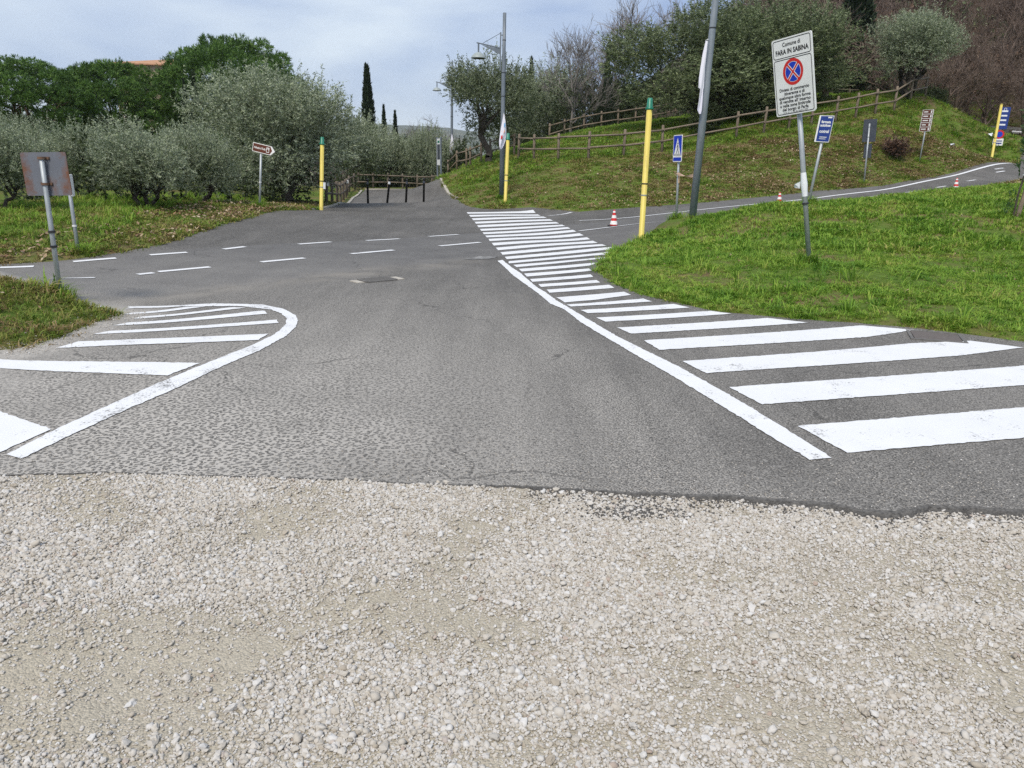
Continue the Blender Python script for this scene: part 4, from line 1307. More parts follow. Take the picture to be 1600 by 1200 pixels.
for px, py, Y, wpx, k, lab in [(579, 99, 62, 33, 0, 'tall dark cypress standing alone above the path'), (603, 163, 78, 20, 1, 'small cypress just right of the tall cypress'), (620, 172, 80, 19, 1, 'smallest cypress, furthest right of the three'),
                               (318, 112, 45, 24, 1, 'slim cypress in front of the tallest umbrella pine'), (303, 122, 47, 16, 0, 'thin ragged cypress left of the slim cypress before the pines'), (826, 88, 60, 20, 0, 'cypress tip showing above the olives right of the tall lamp'),
                               (1322, -70, 55, 74, 0, 'very tall dark cypress behind the bare tree, cut by the top frame edge')]:
    g = on(px, 300 if px < 900 else 160, Y)
    w = wpx * Y / FPX / 1.75
    plant_tree('cypress_tree', lab, 'cypress', g, CY[k], px, (w, w, (at(px, py, Y)[2] - g[2]) / 9.15), 'cypresses')
# a small conifer in the bare trees
g = on(945, 200, 52)
cf = cypress(611, 2.0, 6.0, 4500, 1.0)
plant_tree('conifer_tree', 'small dark conifer among the bare trees left of the great evergreen', 'conifer', g, cf, 0, (.34, .34, (at(945, 78, 52)[2] - g[2]) / 6.1))

# bare winter trees
def bare_tree(seed, H, mat, spread=.5, depth=5, r0=.11, kids=(2, 4), low=.25):
    r = np.random.default_rng(seed)
    tr, cr = MB(), MB()
    def grow(p, d, L, rad, k):
        mbx = tr if k <= 1 else cr
        n_ = 3 if k < 3 else 2
        pts = [p]; dd = d
        for i in range(n_):
            dd = unit(dd + r.normal(0, .14, 3) + np.array([0, 0, .08]))
            pts.append(pts[-1] + dd * L / n_)
        mbx.path(pts, list(np.linspace(rad, max(rad * .55, .006), n_ + 1)), 6 if k < 2 else (4 if k < 3 else 3))
        if k >= depth: return
        for j in range(int(r.integers(*kids)) + (1 if k < 2 else 0) + (1 if k >= 3 else 0)):
            t = r.uniform(.35, 1)
            q = pts[0] + (pts[-1] - pts[0]) * t
            ii = min(int(t * n_), n_ - 1)
            q = pts[ii] + (pts[ii + 1] - pts[ii]) * (t * n_ - ii)
            ax = unit(r.normal(size=3))
            nd = unit(dd * (1 - spread * .4) + ax * spread + np.array([0, 0, .10]))
            grow(q, nd, L * r.uniform(.55, .8), max(rad * .52 * r.uniform(.7, 1), .007), k + 1)
        grow(pts[-1], unit(dd + r.normal(0, .15, 3)), L * .72, max(rad * .55, .007), k + 1)
    grow(np.array([0, 0, -.2]), np.array([0, 0, 1.]), H * .30, r0, 0)
    zt = max(v[2] for v in cr.v)
    return tr.mesh('trunk', M[mat]), cr.mesh('crown', M[mat]), zt
BT = [bare_tree(701, 7, 'twig_grey', .62, 5, .09), bare_tree(702, 7, 'twig_grey', .7, 5, .08), bare_tree(703, 7, 'twig_brown', .75, 5, .14), bare_tree(704, 7, 'twig_brown', .7, 5)]
for px, base, py, Y, k, w, lab in [(893, 215, 20, 52, 0, 1, 'bare grey tree with fine twigs above the broad olive'), (960, 205, 10, 55, 1, 1, 'bare grey tree behind the small dark conifer'), (985, 205, -25, 58, 0, 1.1, 'tallest bare grey tree, its top cut by the frame, left of the great evergreen'),
                                   (922, 215, 80, 56, 1, .9, 'short bare tree between the two grey trees on the hill'), (850, 235, 70, 58, 1, .8, 'thin bare tree left of the grey trees, right of the cypress tip'), (1062, 190, -30, 60, 0, 1.0, 'bare tree top behind the great evergreen'),
                                   (1287, 178, -40, 44, 2, 1.35, 'wide branching bare brown tree behind the hill fence, right of the white sign'), (1255, 150, -20, 55, 3, 1.2, 'bare brown tree partly behind the white sign'), (1372, 150, 20, 58, 3, 1.2, 'bare brown tree left of the round olive'),
                                   (660, 215, 178, 95, 1, 1.3, 'hazy bare tree far behind the path end'), (640, 215, 184, 100, 0, 1.2, 'hazy bare tree far off, left of its twin behind the path end')]:
    g = on(px, base, Y)
    s = (at(px, py, Y)[2] - g[2]) / BT[k][2]
    plant_tree('bare_tree', lab, 'bare tree', g, BT[k][:2], px * .3, (s * w, s * w, s), 'bare winter trees')

# the winter wood on the slope behind (one far mass)
r = np.random.default_rng(77)
V_, F_, T_ = [], [], []
src = []
for k in (2, 3):
    for me in BT[k][:2]:
        v = np.empty(len(me.vertices) * 3, np.float32); me.vertices.foreach_get('co', v)
        src.append((k, v.reshape(-1, 3), np.array([p.vertices[:] for p in me.polygons if len(p.vertices) == 4], np.int32)))
o_ = 0
spots = []
for i in range(210):
    x, y = r.uniform(14, 62), r.uniform(47, 84)
    if x < 14 + (y - 50) * .2 or (y < 60 and x < 22): continue
    if y < 52 and x > 36: continue
    spots.append((x, y))
hz = hgt(np.array([p[0] for p in spots]), np.array([p[1] for p in spots]))
for (x, y), z in zip(spots, hz):
    k = r.integers(2, 4); a = r.uniform(0, 6.28); s = r.uniform(.8, 1.25)
    Rm = np.array([[math.cos(a), -math.sin(a), 0], [math.sin(a), math.cos(a), 0], [0, 0, 1]]) * s
    for kk, v, f in src:
        if kk != k or (len(f) == 0): continue
        V_.append(v @ Rm.T + np.array([x, y, z])); F_.append(f + o_); o_ += len(v)
wd = np_mesh('bare_wood', np.concatenate(V_), np.concatenate(F_), M['twig_brown'])
tag(link('bare_wood', wd), 'brown leafless winter wood covering the slope at top right', 'wood', kind='stuff')
lumps = []
for (x, y), z in zip(spots, hz):
    if r.uniform() < .4:
        for j in range(4):
            s = r.uniform(.7, 1.5)
            lumps.append((np.array([x + r.normal(0, .9), y + r.normal(0, .9), z + r.uniform(.5, 5)]), np.array([s, s, s])))
V, F, T, *_ = crown_leaves(r, lumps, np.array([30, 70, -20.]), 4800, 14, .5, .2, .09, .4, clump=.2)
tag(link('evergreen_understorey', np_mesh('evergreen_understorey', V, F, M['holm'], T)), 'dark evergreen bushes mixed into the winter wood', 'bushes', kind='stuff')
lumps = [(np.array([x + r.normal(0, 1.2), y + r.normal(0, 1.2), z + r.uniform(.3, 4.5)]), np.full(3, r.uniform(.9, 1.8))) for (x, y), z in zip(spots, hz) for j in range(3)]
V, F, T, *_ = crown_leaves(r, lumps, np.array([30, 70, -20.]), 6000, 9, .6, .17, .06, .4, shell=.1, clump=.3)
tag(link('withered_foliage', np_mesh('withered_foliage', V, F, M['brownleaf'], T)), 'withered brown foliage hanging in the winter wood', 'foliage', kind='stuff')
# brown bush and brambles on the embankment
wb = olive(801, .62, .75, 0, 320, 12, (.09, .035), mat='brownleaf', stems=3, K=8, trunk_r=.02, tl=.25)
plant_tree('withered_bush', 'dark withered bush on the embankment between the grey sign backs and the brown sign', 'bush', on(1403, 236, 33.4), wb, 0, (1.1, 1.1, .9))

# ------------------------------------------------------------------ street furniture
def axis3(low, top, Y):
    """foot on the ground, direction and length of a post seen through two pixels at distance Y"""
    A, B = at(*low, Y), at(*top, Y)
    d = (B - A) / np.linalg.norm(B - A)
    s = 0.0
    for _ in range(25):
        p = A + d * s
        s += float(gtop(np.array([p[0]]), np.array([p[1]]))[0]) - p[2]
    p = A + d * s
    return p, d, float(np.linalg.norm(B - p))

BASES = []
def post_thing(name, label, cat, low, top, Y, yaw=0.0, group=None):
    p, d, L = axis3(low, top, Y)
    q = Vector((0, 0, 1)).rotation_difference(Vector(d)).to_matrix().to_4x4() @ Matrix.Rotation(yaw, 4, 'Z')
    BASES.append(p)
    t = thing(name, label, cat, p, group=group, rot=q.to_euler())
    def zl(px, py):
        return float(np.dot(at(px, py, Y) - p, d))
    return t, L, zl, p, d

def rrect(mb, cx, cz, w, h, r, y0, y1, mi=0, seg=5):
    """rounded plate in the xz plane between y0 (front) and y1 (back)"""
    pts = []
    for (sx, sz, a0) in ((1, 1, 0), (-1, 1, 90), (-1, -1, 180), (1, -1, 270)):
        for k in range(seg + 1):
            a = math.radians(a0 + 90 * k / seg)
            pts.append((cx + sx * (w / 2 - r) + r * math.cos(a), cz + sz * (h / 2 - r) + r * math.sin(a)))
    n = len(pts)
    vs = [(x, y0, z) for x, z in pts] + [(x, y1, z) for x, z in pts]
    fs = [tuple(range(n)), tuple(range(n, 2 * n))[::-1]] + [(k, n + k, n + (k + 1) % n, (k + 1) % n) for k in range(n)]
    return mb.add(vs, fs, mi)

def rring(mb, cx, cz, w, h, r, wd, y, mi=0, seg=5):
    P = []
    for (W, H_, R_) in ((w, h, r), (w - 2 * wd, h - 2 * wd, max(r - wd, .002))):
        for (sx, sz, a0) in ((1, 1, 0), (-1, 1, 90), (-1, -1, 180), (1, -1, 270)):
            for k in range(seg + 1):
                a = math.radians(a0 + 90 * k / seg)
                P.append((cx + sx * (W / 2 - R_) + R_ * math.cos(a), y, cz + sz * (H_ / 2 - R_) + R_ * math.sin(a)))
    n = len(P) // 2
    return mb.add(P, [(k, (k + 1) % n, n + (k + 1) % n, n + k) for k in range(n)], mi)

def disc(mb, cx, cz, r0, r1, y, n=40, mi=0):
    if r0 <= 0:
        return mb.add([(cx + r1 * math.cos(6.28319 * k / n), y, cz + r1 * math.sin(6.28319 * k / n)) for k in range(n)], [tuple(range(n))], mi)
    P = [(cx + r * math.cos(6.28319 * k / n), y, cz + r * math.sin(6.28319 * k / n)) for r in (r0, r1) for k in range(n)]
    return mb.add(P, [(k, (k + 1) % n, n + (k + 1) % n, n + k) for k in range(n)], mi)

def flat(mb, pts, y, mi=0):
    return mb.add([(x, y, z) for x, z in pts], [tuple(range(len(pts)))], mi)

def text(body, size, mat, parent, x, y, z, width=None, bold=0.0, align='CENTER'):
    cu = bpy.data.curves.new('lettering', 'FONT')
    cu.body = body
    cu.size = size
    cu.align_x = align
    cu.align_y = 'CENTER'
    cu.offset = bold * 1.1
    cu.resolution_u = 3
    o = bpy.data.objects.new('lettering', cu)
    COL.objects.link(o)
    dg = bpy.context.evaluated_depsgraph_get()
    me = bpy.data.meshes.new_from_object(o.evaluated_get(dg))
    bpy.data.objects.remove(o)
    me.materials.clear(); me.materials.append(M[mat])
    t = link('lettering', me, parent)
    sx = 1.0
    if width and len(me.vertices):
        xs = [v.co.x for v in me.vertices]
        sx = width / max(1e-6, max(xs) - min(xs))
    t.scale = (sx, 1, 1)
    t.location = (x, y, z)
    t.rotation_euler = (math.radians(90), 0, 0)
    return t

def clamp_ring(mb, z, r):
    return mb.lathe([(r, z - .012), (r + .006, z - .012), (r + .006, z + .012), (r, z + .012)], 14, caps=False)

# yellow posts with green caps
def yellow_post(label, low, top, Y, capped=True, r=.060, rz=0):
    t, L, zl, p, d = post_thing('yellow_post', label, 'marker post', low, top, Y, rz, 'yellow posts at the road edges')
    ch = .2 if capped else .0
    MB().lathe([(r + .03, -.15), (r + .03, .02), (r, .05), (r, L - ch)], 16).build('shaft', M['yellow'], t, True)
    if capped:
        MB().lathe([(r + .008, L - .23), (r + .012, L - .22), (r + .012, L - .19), (r + .004, L - .185), (r - .004, L - .02), (r - .02, L)], 16).build('cap', M['green'], t, True)
        for k in range(4):
            a = k * 1.57 + .4
            MB().box((math.cos(a) * (r + .018), math.sin(a) * (r + .018), L - .205), (.03, .02, .035), a).build('bolt', M['green'], t)
    else:
        MB().lathe([(r + .003, L - .02), (r + .003, L + .004), (r * .5, L + .02)], 16).build('cap', M['yellow'], t, True)
    clamp_ring(MB(), L * .42, r).build('strap', M['dark'], t)
    clamp_ring(MB(), L * .34, r).build('strap', M['galv'], t)
    return t, L
yellow_post('tall yellow post with green cap at the tip of the grass traffic island', (1001.5, 377), (1016, 153), 17.0)
yellow_post('yellow post with green cap beside the bannered lamp at the far end of the zebra', (789, 326), (794, 208), 28.9)
t, L = yellow_post('yellow post left of the path, under the large silvery olive tree', (502, 328), (503.5, 214), 25.0)
b = MB()
b.box((.09, -.02, L * .36), (.07, .05, .2), .3)
b.build('plastic_scrap', M['paper'], t)
MB().box((0, 0, .0), (.3, .28, .09)).build('footing', M['concrete'], t)
yellow_post('yellow post without cap beside the blue sign at the far right', (1548, 255), (1565, 163), 37, False, .056)

# bollards
ba = None
for i, (b_, tp) in enumerate([((575, 317), (574, 278.5)), ((605, 317), (609, 278.5)), ((634.3, 316.5), (636, 278)), ((662, 316.5), (662.5, 279))]):
    p = G(*b_)
    lab = ['black bollard furthest left across the path', 'slightly leaning black bollard with a white band, second from the left', 'black bollard third from the left across the path', 'black bollard furthest right, at the grass slope'][i]
    t, L, zl, *_ = post_thing('bollard', lab, 'bollard', b_, tp, p[1], 0, 'bollards across the path')
    MB().lathe([(.044, -.1), (.044, .93), (.05, .94), (.05, .98), (.04, 1.0), (.0, 1.01)], 14).build('shaft', M['bollard'], t, True)
    MB().lathe([(.16, -.05), (.16, .006), (.13, .018), (.056, .02)], 16).build('base_plate', M['concrete'], t)
    MB().lathe([(.047, .80), (.047, .90)], 14, caps=False).build('reflective_band', M['paper' if i == 1 else 'backgrey'], t)

# lamp posts
def lamp_post(label, low, top, Y, az, mat, r=.078, head=True):
    t, L, zl, p, d = post_thing('street_lamp', label, 'street lamp', low, top, Y, az, 'street lamps with banners')
    MB().lathe([(r * 1.15, -.3), (r * 1.12, L * .4), (r, L * .42), (r * .95, L * .78), (r * .8, L * .79), (r * .8, L)], 18).build('pole', M[mat], t, True)
    for k_, r_ in ((.86, r * .8), (.69, r), (.565, r)):
        clamp_ring(MB(), L * k_, r_).build('collar', M['dark'], t)
    # arm towards local -x
    z0 = L * .80
    b = MB()
    b.box((-r - .05, 0, z0), (.05, .05, L * .2))
    for k in (.74, .87):
        b.box((-r - .01, 0, L * k + .1), (.05, .04, .03))
    b.build('mounting_rail', M[mat], t)
    zt = z0 + .12
    b = MB()
    b.tube((-r - .06, 0, zt), (-1.0, 0, zt + .16), .028, .022, 10)
    b.add([(-r - .07, -.012, zt - .03), (-r - .07, -.012, zt - .22), (-.5, -.012, zt - .05), (-.82, -.012, zt + .09),
           (-r - .07, .012, zt - .03), (-r - .07, .012, zt - .22), (-.5, .012, zt - .05), (-.82, .012, zt + .09)],
          [(0, 1, 2, 3), (7, 6, 5, 4), (0, 4, 5, 1), (1, 5, 6, 2), (2, 6, 7, 3), (3, 7, 4, 0)])
    b.build('arm', M[mat], t)
    MB().tube((-r - .06, 0, zt + .5), (-.8, 0, zt + .13), .008, .008, 6).build('stay_cable', M['dark'], t)
    b = MB()
    b.tube((-.93, 0, zt + .15), (-.93, 0, zt - .2), .03, .03, 10)
    b.build('drop_rod', M[mat], t)
    sh = MB()
    prof = [(.035, -.16), (.10, -.18), (.17, -.22), (.23, -.28), (.27, -.35), (.275, -.37), (.262, -.365), (.22, -.29), (.10, -.20)]
    sh.lathe(prof, 24, (-.93, 0, zt), caps=False)
    s_ = sh.build('lamp_shade', M['shade'], t, True)
    MB().lathe([(.25, -.362), (.15, -.385), (.02, -.39)], 24, (-.93, 0, zt), caps=True).build('lens', M['dark'], s_, True)
    return t, L, p, d
lamp_post('tall grey lamp post with a white banner on the grass slope, left of centre right', (783.5, 305), (788.5, 20), 30.3, 0.05, 'lamp')
lamp_post('more distant grey lamp post partly hidden by the leaning olive', (705.5, 262), (706.5, 96), 51, 0.05, 'lamp')
lamp_post('nearest lamp post, thick leaning grey pole cut by the top frame edge', (1083, 330), (1141, -215), 18.6, 0.3, 'lamp_big', .076)

# banners hanging on the lamp posts
def banner(label, rows, Y, emblem=True, dep=.25):
    """rows of (left px, right px, py); a sagging sheet of cloth with real depth"""
    vs = []
    c0 = at((rows[0][0] + rows[0][1]) / 2, rows[0][2], Y)
    nc = 7
    for j, (xl, xr, py) in enumerate(rows):
        for i in range(nc):
            u = i / (nc - 1)
            p = at(xl + (xr - xl) * u, py, Y - .12) - c0
            p[1] += dep * (.35 * math.sin(u * 5.5 + j * .7) * (.3 + .7 * j / len(rows)))
            vs.append(p)
    n = len(vs)
    back = [v + np.array([0, .006, 0]) for v in vs]
    q = [(j * nc + i, j * nc + i + 1, (j + 1) * nc + i + 1, (j + 1) * nc + i) for j in range(len(rows) - 1) for i in range(nc - 1)]
    t = thing('banner', label, 'banner', c0)
    mb = MB()
    mb.add(vs + back, q + [tuple(k + n for k in f[::-1]) for f in q])
    mb.build('cloth', M['banner'], t, True)
    b = MB()
    b.tube((0, -.1, .02), (0, .1, .02), .012, .012, 6)
    b.build('tie', M['white'], t)
    return t, vs, nc
def emblem_on(t, vs, nc, j0, j1, mats):
    for (ja, ia, ib, m) in mats:
        a, b_, c_, d_ = vs[ja * nc + ia], vs[ja * nc + ib], vs[(ja + 1) * nc + ib], vs[(ja + 1) * nc + ia]
        o = np.array([0, -.02, 0])
        k = 7
        pts = [a + (b_ - a) * u + (d_ - a) * v + o for u, v in ((.1, .5), (.3, .1), (.55, .3), (.8, .05), (.95, .5), (.7, .9), (.5, .7), (.25, .95))]
        MB().add(pts, [tuple(range(8))]).build('printed_emblem', M[m], t)
t, vs, nc = banner('white triangular banner with an orange print drooping from the tall lamp post', [(786.5, 788, 178), (784.5, 790, 190), (782.5, 791, 201), (781, 791, 210), (780, 790, 219), (780, 787, 227), (781.5, 783.5, 233)], 30.0)
emblem_on(t, vs, nc, 2, 4, [(2, 1, 5, 'orange'), (3, 1, 3, 'red'), (1, 3, 6, 'skyblue')])
t, vs, nc = banner('small white banner drooping from the more distant lamp post', [(705.5, 706.5, 210), (704, 708.5, 219), (702.5, 709.5, 228), (702, 708.5, 236), (704, 709, 243), (707, 708, 250)], 50.6, dep=.3)
emblem_on(t, vs, nc, 2, 3, [(2, 2, 4, 'red')])
banner('long white banner seen edge-on along the nearest lamp post', [(1102.5, 1106, 64), (1098, 1104, 84), (1095, 1102, 104), (1092.5, 1101, 122), (1091.5, 1100, 137), (1094, 1099, 139), (1091.5, 1097.5, 158), (1089, 1096, 172), (1092, 1094.5, 178)], 18.55, dep=.12)
b = MB()

# notice board at the path
p0 = on(686.5, 281, 44)
t = thing('notice_board', 'tall narrow white notice board on two posts at the path end', 'notice board', p0, math.radians(-72))
zt = at(688, 215, 44)[2] - p0[2]
for s_ in (-1, 1):
    MB().lathe([(.05, -.3), (.05, zt), (.03, zt + .02)], 10, (s_ * .45, 0, 0)).build('post', M['lamp'], t)
b = MB(); rrect(b, 0, zt - .75, .84, 1.4, .02, -.03, .03); b.build('panel', M['white'], t)
b = MB(); rrect(b, 0, zt - .75, .66, .8, .02, -.034, -.031); b.build('poster', M['backgrey'], t)
b = MB(); rrect(b, 0, zt - .22, .5, .12, .01, -.034, -.031); b.build('heading', M['green'], t)

# rusty sign seen from behind
t, L, zl, *_ = post_thing('sign_back', 'rusty square sign seen from behind on a leaning galvanised pole, on the left mound', 'road sign', (97, 478), (65, 249), 8.3, math.radians(176))
MB().lathe([(.025, -.3), (.025, L), (.02, L + .004)], 12).build('pole', M['galv'], t, True)
zc = zl(69, 272)
# thing is turned round, so the face looks away: local +y towards the camera is the back
pl = MB(); rrect(pl, 0, 0, .50, .44, .02, -.004, .004)
o = pl.build('plate', M['rust'], t); o.location = (-.0, -.042, zc); o.rotation_euler = (0, math.radians(2), 0)
ff = MB(); rrect(ff, 0, 0, .48, .42, .02, -.006, -.005); ff.build('face', M['white'], o)
for dz in (.16, -.1):
    b = MB(); clamp_ring(b, zc + dz, .031); b.box((0, -.034, zc + dz), (.13, .008, .028)); b.box((.055, -.03, zc + dz), (.016, .02, .02)); b.box((-.055, -.03, zc + dz), (.016, .02, .02))
    b.build('clamp', M['bark_red'], t)
for py in (362, 385):
    clamp_ring(MB(), zl(80, py), .03).build('cable_tie', M['dark'], t)

# sign seen edge on behind it
t, L, zl, p, d = post_thing('edge_on_sign', 'white sign seen edge-on on a thin leaning pole with a stone foot, left bank', 'road sign', (122.5, 396), (105, 272), 12.4, math.radians(114))
MB().lathe([(.028, -.3), (.028, L), (.02, L + .004)], 12).build('pole', M['galv'], t, True)
b = MB(); rrect(b, 0, L - .17, .42, .33, .02, -.05, -.035); b.build('plate', M['white'], t)
b = MB(); b.box((0, -.02, L - .08), (.3, .03, .03)); b.box((0, -.02, L - .25), (.3, .03, .03)); b.build('bracket', M['galv'], t)
b = MB(); b.box((.05, .02, .01), (.26, .2, .09), .4, .1); b.build('footing', M['concrete'], t)
clamp_ring(MB(), L * .34, .029).build('strap', M['white'], t)

# brown arrow sign
t, L, zl, p, d = post_thing('direction_sign', 'brown direction sign with white arrow tip pointing right, left bank', 'direction sign', (405.5, 325), (408, 236), 21.6, math.radians(-12))
MB().lathe([(.03, -.3), (.03, L + .05)], 12).build('pole', M['galv'], t, True)
zc = zl(408, 232.5)
def arrow(mb, w, h, tip, y0, y1, inset=0.0):
    i = inset
    pts = [(-w / 2 + i, -h / 2 + i), (w / 2 - tip - i * .4, -h / 2 + i), (w / 2 - i * 1.4, 0), (w / 2 - tip - i * .4, h / 2 - i), (-w / 2 + i, h / 2 - i)]
    n = len(pts)
    mb.add([(x, y0, z) for x, z in pts] + [(x, y1, z) for x, z in pts], [tuple(range(n)), tuple(range(n, 2 * n))[::-1]] + [(k, n + k, n + (k + 1) % n, (k + 1) % n) for k in range(n)])
pb = MB(); arrow(pb, .66, .235, .11, -.045, -.034); pl = pb.build('plate', M['white'], t)
pl.location = (.10, 0, zc); pl.rotation_euler = (0, math.radians(6), 0)
pb = MB(); arrow(pb, .66, .235, .11, -.0462, -.0455, .016); pb.build('brown_face', M['brown'], pl)
pb = MB(); flat(pb, [(.185, -.11), (.215, -.11), (.33, 0), (.215, .11), (.185, .11), (.25, 0)], -.0472); pb.build('arrow_tip', M['white'], pl)
pb = MB(); rrect(pb, .12, 0, .085, .13, .008, -.0475, -.0465); pb.build('pictogram_field', M['white'], pl)
pb = MB(); flat(pb, [(.09, -.05), (.15, -.05), (.15, .0), (.135, .0), (.135, .04), (.12, .055), (.105, .04), (.105, .0), (.09, .0)], -.0482); pb.build('church_pictogram', M['brown'], pl)
text('Abbazia di Farfa', .075, 'white', pl, -.115, -.0478, 0, .34, .002)
b = MB(); clamp_ring(b, zc, .031); b.build('clamp', M['galv'], t)
clamp_ring(MB(), L * .45, .03).build('strap', M['white'], t)

# pedestrian crossing sign
t, L, zl, p, d = post_thing('crossing_sign', 'blue pedestrian crossing sign tied to the nearest lamp post', 'road sign', (1056.5, 345), (1062, 214), 19.6, math.radians(-72))
MB().lathe([(.028, -.3), (.028, L - .02)], 12).build('pole', M['galv'], t, True)
zc = zl(1060.5, 232)
w_, h_ = .42, .63
b = MB(); rrect(b, 0, zc, w_, h_, .03, -.046, -.034); pl = b.build('plate', M['white'], t)
b = MB(); rrect(b, 0, zc + .065, w_ - .035, h_ - .165, .024, -.0475, -.0465); b.build('blue_field', M['blue'], pl)
b = MB(); rrect(b, 0, zc - h_ / 2 + .065, w_ - .035, .085, .02, -.0475, -.0465); b.build('blue_strip', M['blue'], pl)
b = MB(); flat(b, [(-.17, zc - .17), (.17, zc - .17), (0, zc + .25)], -.0485); b.build('white_triangle', M['white'], pl)
b = MB()
y_ = -.0495
disc(b, .012, zc + .115, 0, .024, y_, 12)
flat(b, [(-.008, zc + .085), (.035, zc + .085), (.03, zc + .0), (.0, zc - .01)], y_)
flat(b, [(.0, zc + .0), (.02, zc - .01), (-.04, zc - .12), (-.065, zc - .12)], y_)
flat(b, [(.012, zc + .0), (.032, zc + .0), (.07, zc - .12), (.045, zc - .12)], y_)
flat(b, [(.03, zc + .08), (.038, zc + .07), (.075, zc + .0), (.065, zc - .005)], y_)
flat(b, [(.0, zc + .08), (-.045, zc + .02), (-.04, zc + .012), (.005, zc + .06)], y_)
for k in range(6):
    flat(b, [(-.145 + k * .052, zc - .165), (-.12 + k * .052, zc - .165), (-.11 + k * .045, zc - .125), (-.13 + k * .045, zc - .125)], y_)
b.build('walking_figure', M['black'], pl)
# tape between sign pole and lamp
A, B = at(1059, 271.5, 19.55), at(1084.5, 274, 18.65)
tp = thing('tape_band', 'twisted tan tape stretched between the pedestrian sign and the lamp post', 'tape', A)
b = MB()
vs = []
for k in range(13):
    u = k / 12
    c = (B - A) * u + np.array([0, 0, -.03 * math.sin(math.pi * u)])
    a = u * 2.6 + .3
    w_ = np.array([0, math.sin(a) * .035, math.cos(a) * .045])
    vs += [c + w_, c - w_]
b.add(vs + [v + np.array([0, .004, 0]) for v in vs], [(2 * k, 2 * k + 1, 2 * k + 3, 2 * k + 2) for k in range(12)] + [(26 + 2 * k, 26 + 2 * k + 2, 26 + 2 * k + 3, 26 + 2 * k + 1) for k in range(12)])
b.build('tape', M['tape'], tp)
b = MB(); clamp_ring(b, 0, .036); b.build('wrap', M['tape'], tp)
MB().add([(.0, 0, 0), (.05, 0, 0), (.06, 0, -.2), (.03, .0, -.23), (.0, .004, 0), (.05, .004, 0), (.06, .004, -.2), (.03, .004, -.23)], [(0, 1, 2, 3), (7, 6, 5, 4)]).build('loose_end', M['tape'], tp)

# no stopping sign
t, L, zl, p, d = post_thing('no_stopping_sign', 'tall white municipal sign with a red and blue no-stopping roundel on the island', 'road sign', (1264.5, 412), (1245.5, 120), 11.6, math.radians(-60))
MB().lathe([(.036, -.3), (.036, L + .35)], 14).build('pole', M['galv'], t, True)
zc = zl(1246, 117)
w_, h_ = .80, 1.205
b = MB(); rrect(b, 0, zc, w_, h_, .035, -.075, -.055); pl = b.build('plate', M['signwhite'], t)
pl.scale = (.86, 1, .86); pl.location = (0, 0, zc * .14)
zt_ = zc + h_ / 2
y_ = -.0762
b = MB(); rring(b, 0, zt_ - .165, w_ - .045, .285, .04, .012, y_); b.build('upper_border', M['black'], pl)
b = MB(); rring(b, 0, zc - .152, w_ - .045, h_ - .345, .04, .012, y_); b.build('lower_border', M['black'], pl)
zr = zt_ - .54
b = MB(); disc(b, 0, zr, .158, .205, y_); ro_ = b.build('red_ring', M['red'], pl)
b = MB(); disc(b, 0, zr, 0, .150, y_ - .0008); b.build('blue_disc', M['blue'], pl)
def cross(mb, w, R, y):
    for a in (math.radians(48), math.radians(132)):
        c, s = math.cos(a), math.sin(a)
        flat(mb, [(c * u * R - s * v * w, zr + s * u * R + c * v * w) for u, v in ((-1, -.5), (1, -.5), (1, .5), (-1, .5))], y - .0003 * (a > 2))
b = MB(); cross(b, .048, .151, y_ - .0016); b.build('white_cross', M['white'], pl)
b = MB(); cross(b, .026, .160, y_ - .0026); b.build('red_cross', M['red'], pl)
yt = y_ - .001
text('Comune di', .088, 'black', pl, 0, yt, zt_ - .105, .36, .0015)
text('FARA IN SABINA', .105, 'black', pl, 0, yt, zt_ - .215, .66, .003)
for k, (s_, w2) in enumerate([('Divieto di commercio', .60), ('itinerante e di', .41), ('qualunque altra forma', .64), ("di vendita all' interno", .63), ('e nelle zone limitrofe', .62), ('del borgo di Farfa', .53)]):
    text(s_, .068, 'black', pl, 0, yt, zt_ - .80 - k * .062, w2, .0015)
text('Ord. S.I. n. 94 del 26/07/1999', .032, 'black', pl, 0, yt, zt_ - 1.158, .5)
for dz in (.3, -.3):
    b = MB(); clamp_ring(b, zc + dz, .044); b.box((0, -.049, zc + dz), (.2, .01, .03)); b.build('clamp', M['galv'], t)
z0_, z1_ = zl(1256, 307), zl(1252, 270)
MB().lathe([(.039, z0_), (.043, z0_ + .08), (.05, (z0_ + z1_) / 2), (.041, z1_ - .05), (.039, z1_)], 14, caps=False).build('plastic_wrap', M['paper'], t, True)
b = MB(); b.add([(-.04, -.03, z1_ - .12), (-.13, -.05, z1_ - .15), (-.155, -.03, z1_ - .2), (-.05, -.04, z1_ - .22), (-.04, -.026, z1_ - .12), (-.13, -.046, z1_ - .15), (-.155, -.026, z1_ - .2), (-.05, -.036, z1_ - .22)], [(0, 1, 2, 3), (7, 6, 5, 4)]); b.build('flapping_sheet', M['paper'], t)
clamp_ring(MB(), zl(1257, 318), .044).build('strap', M['dark'], t)

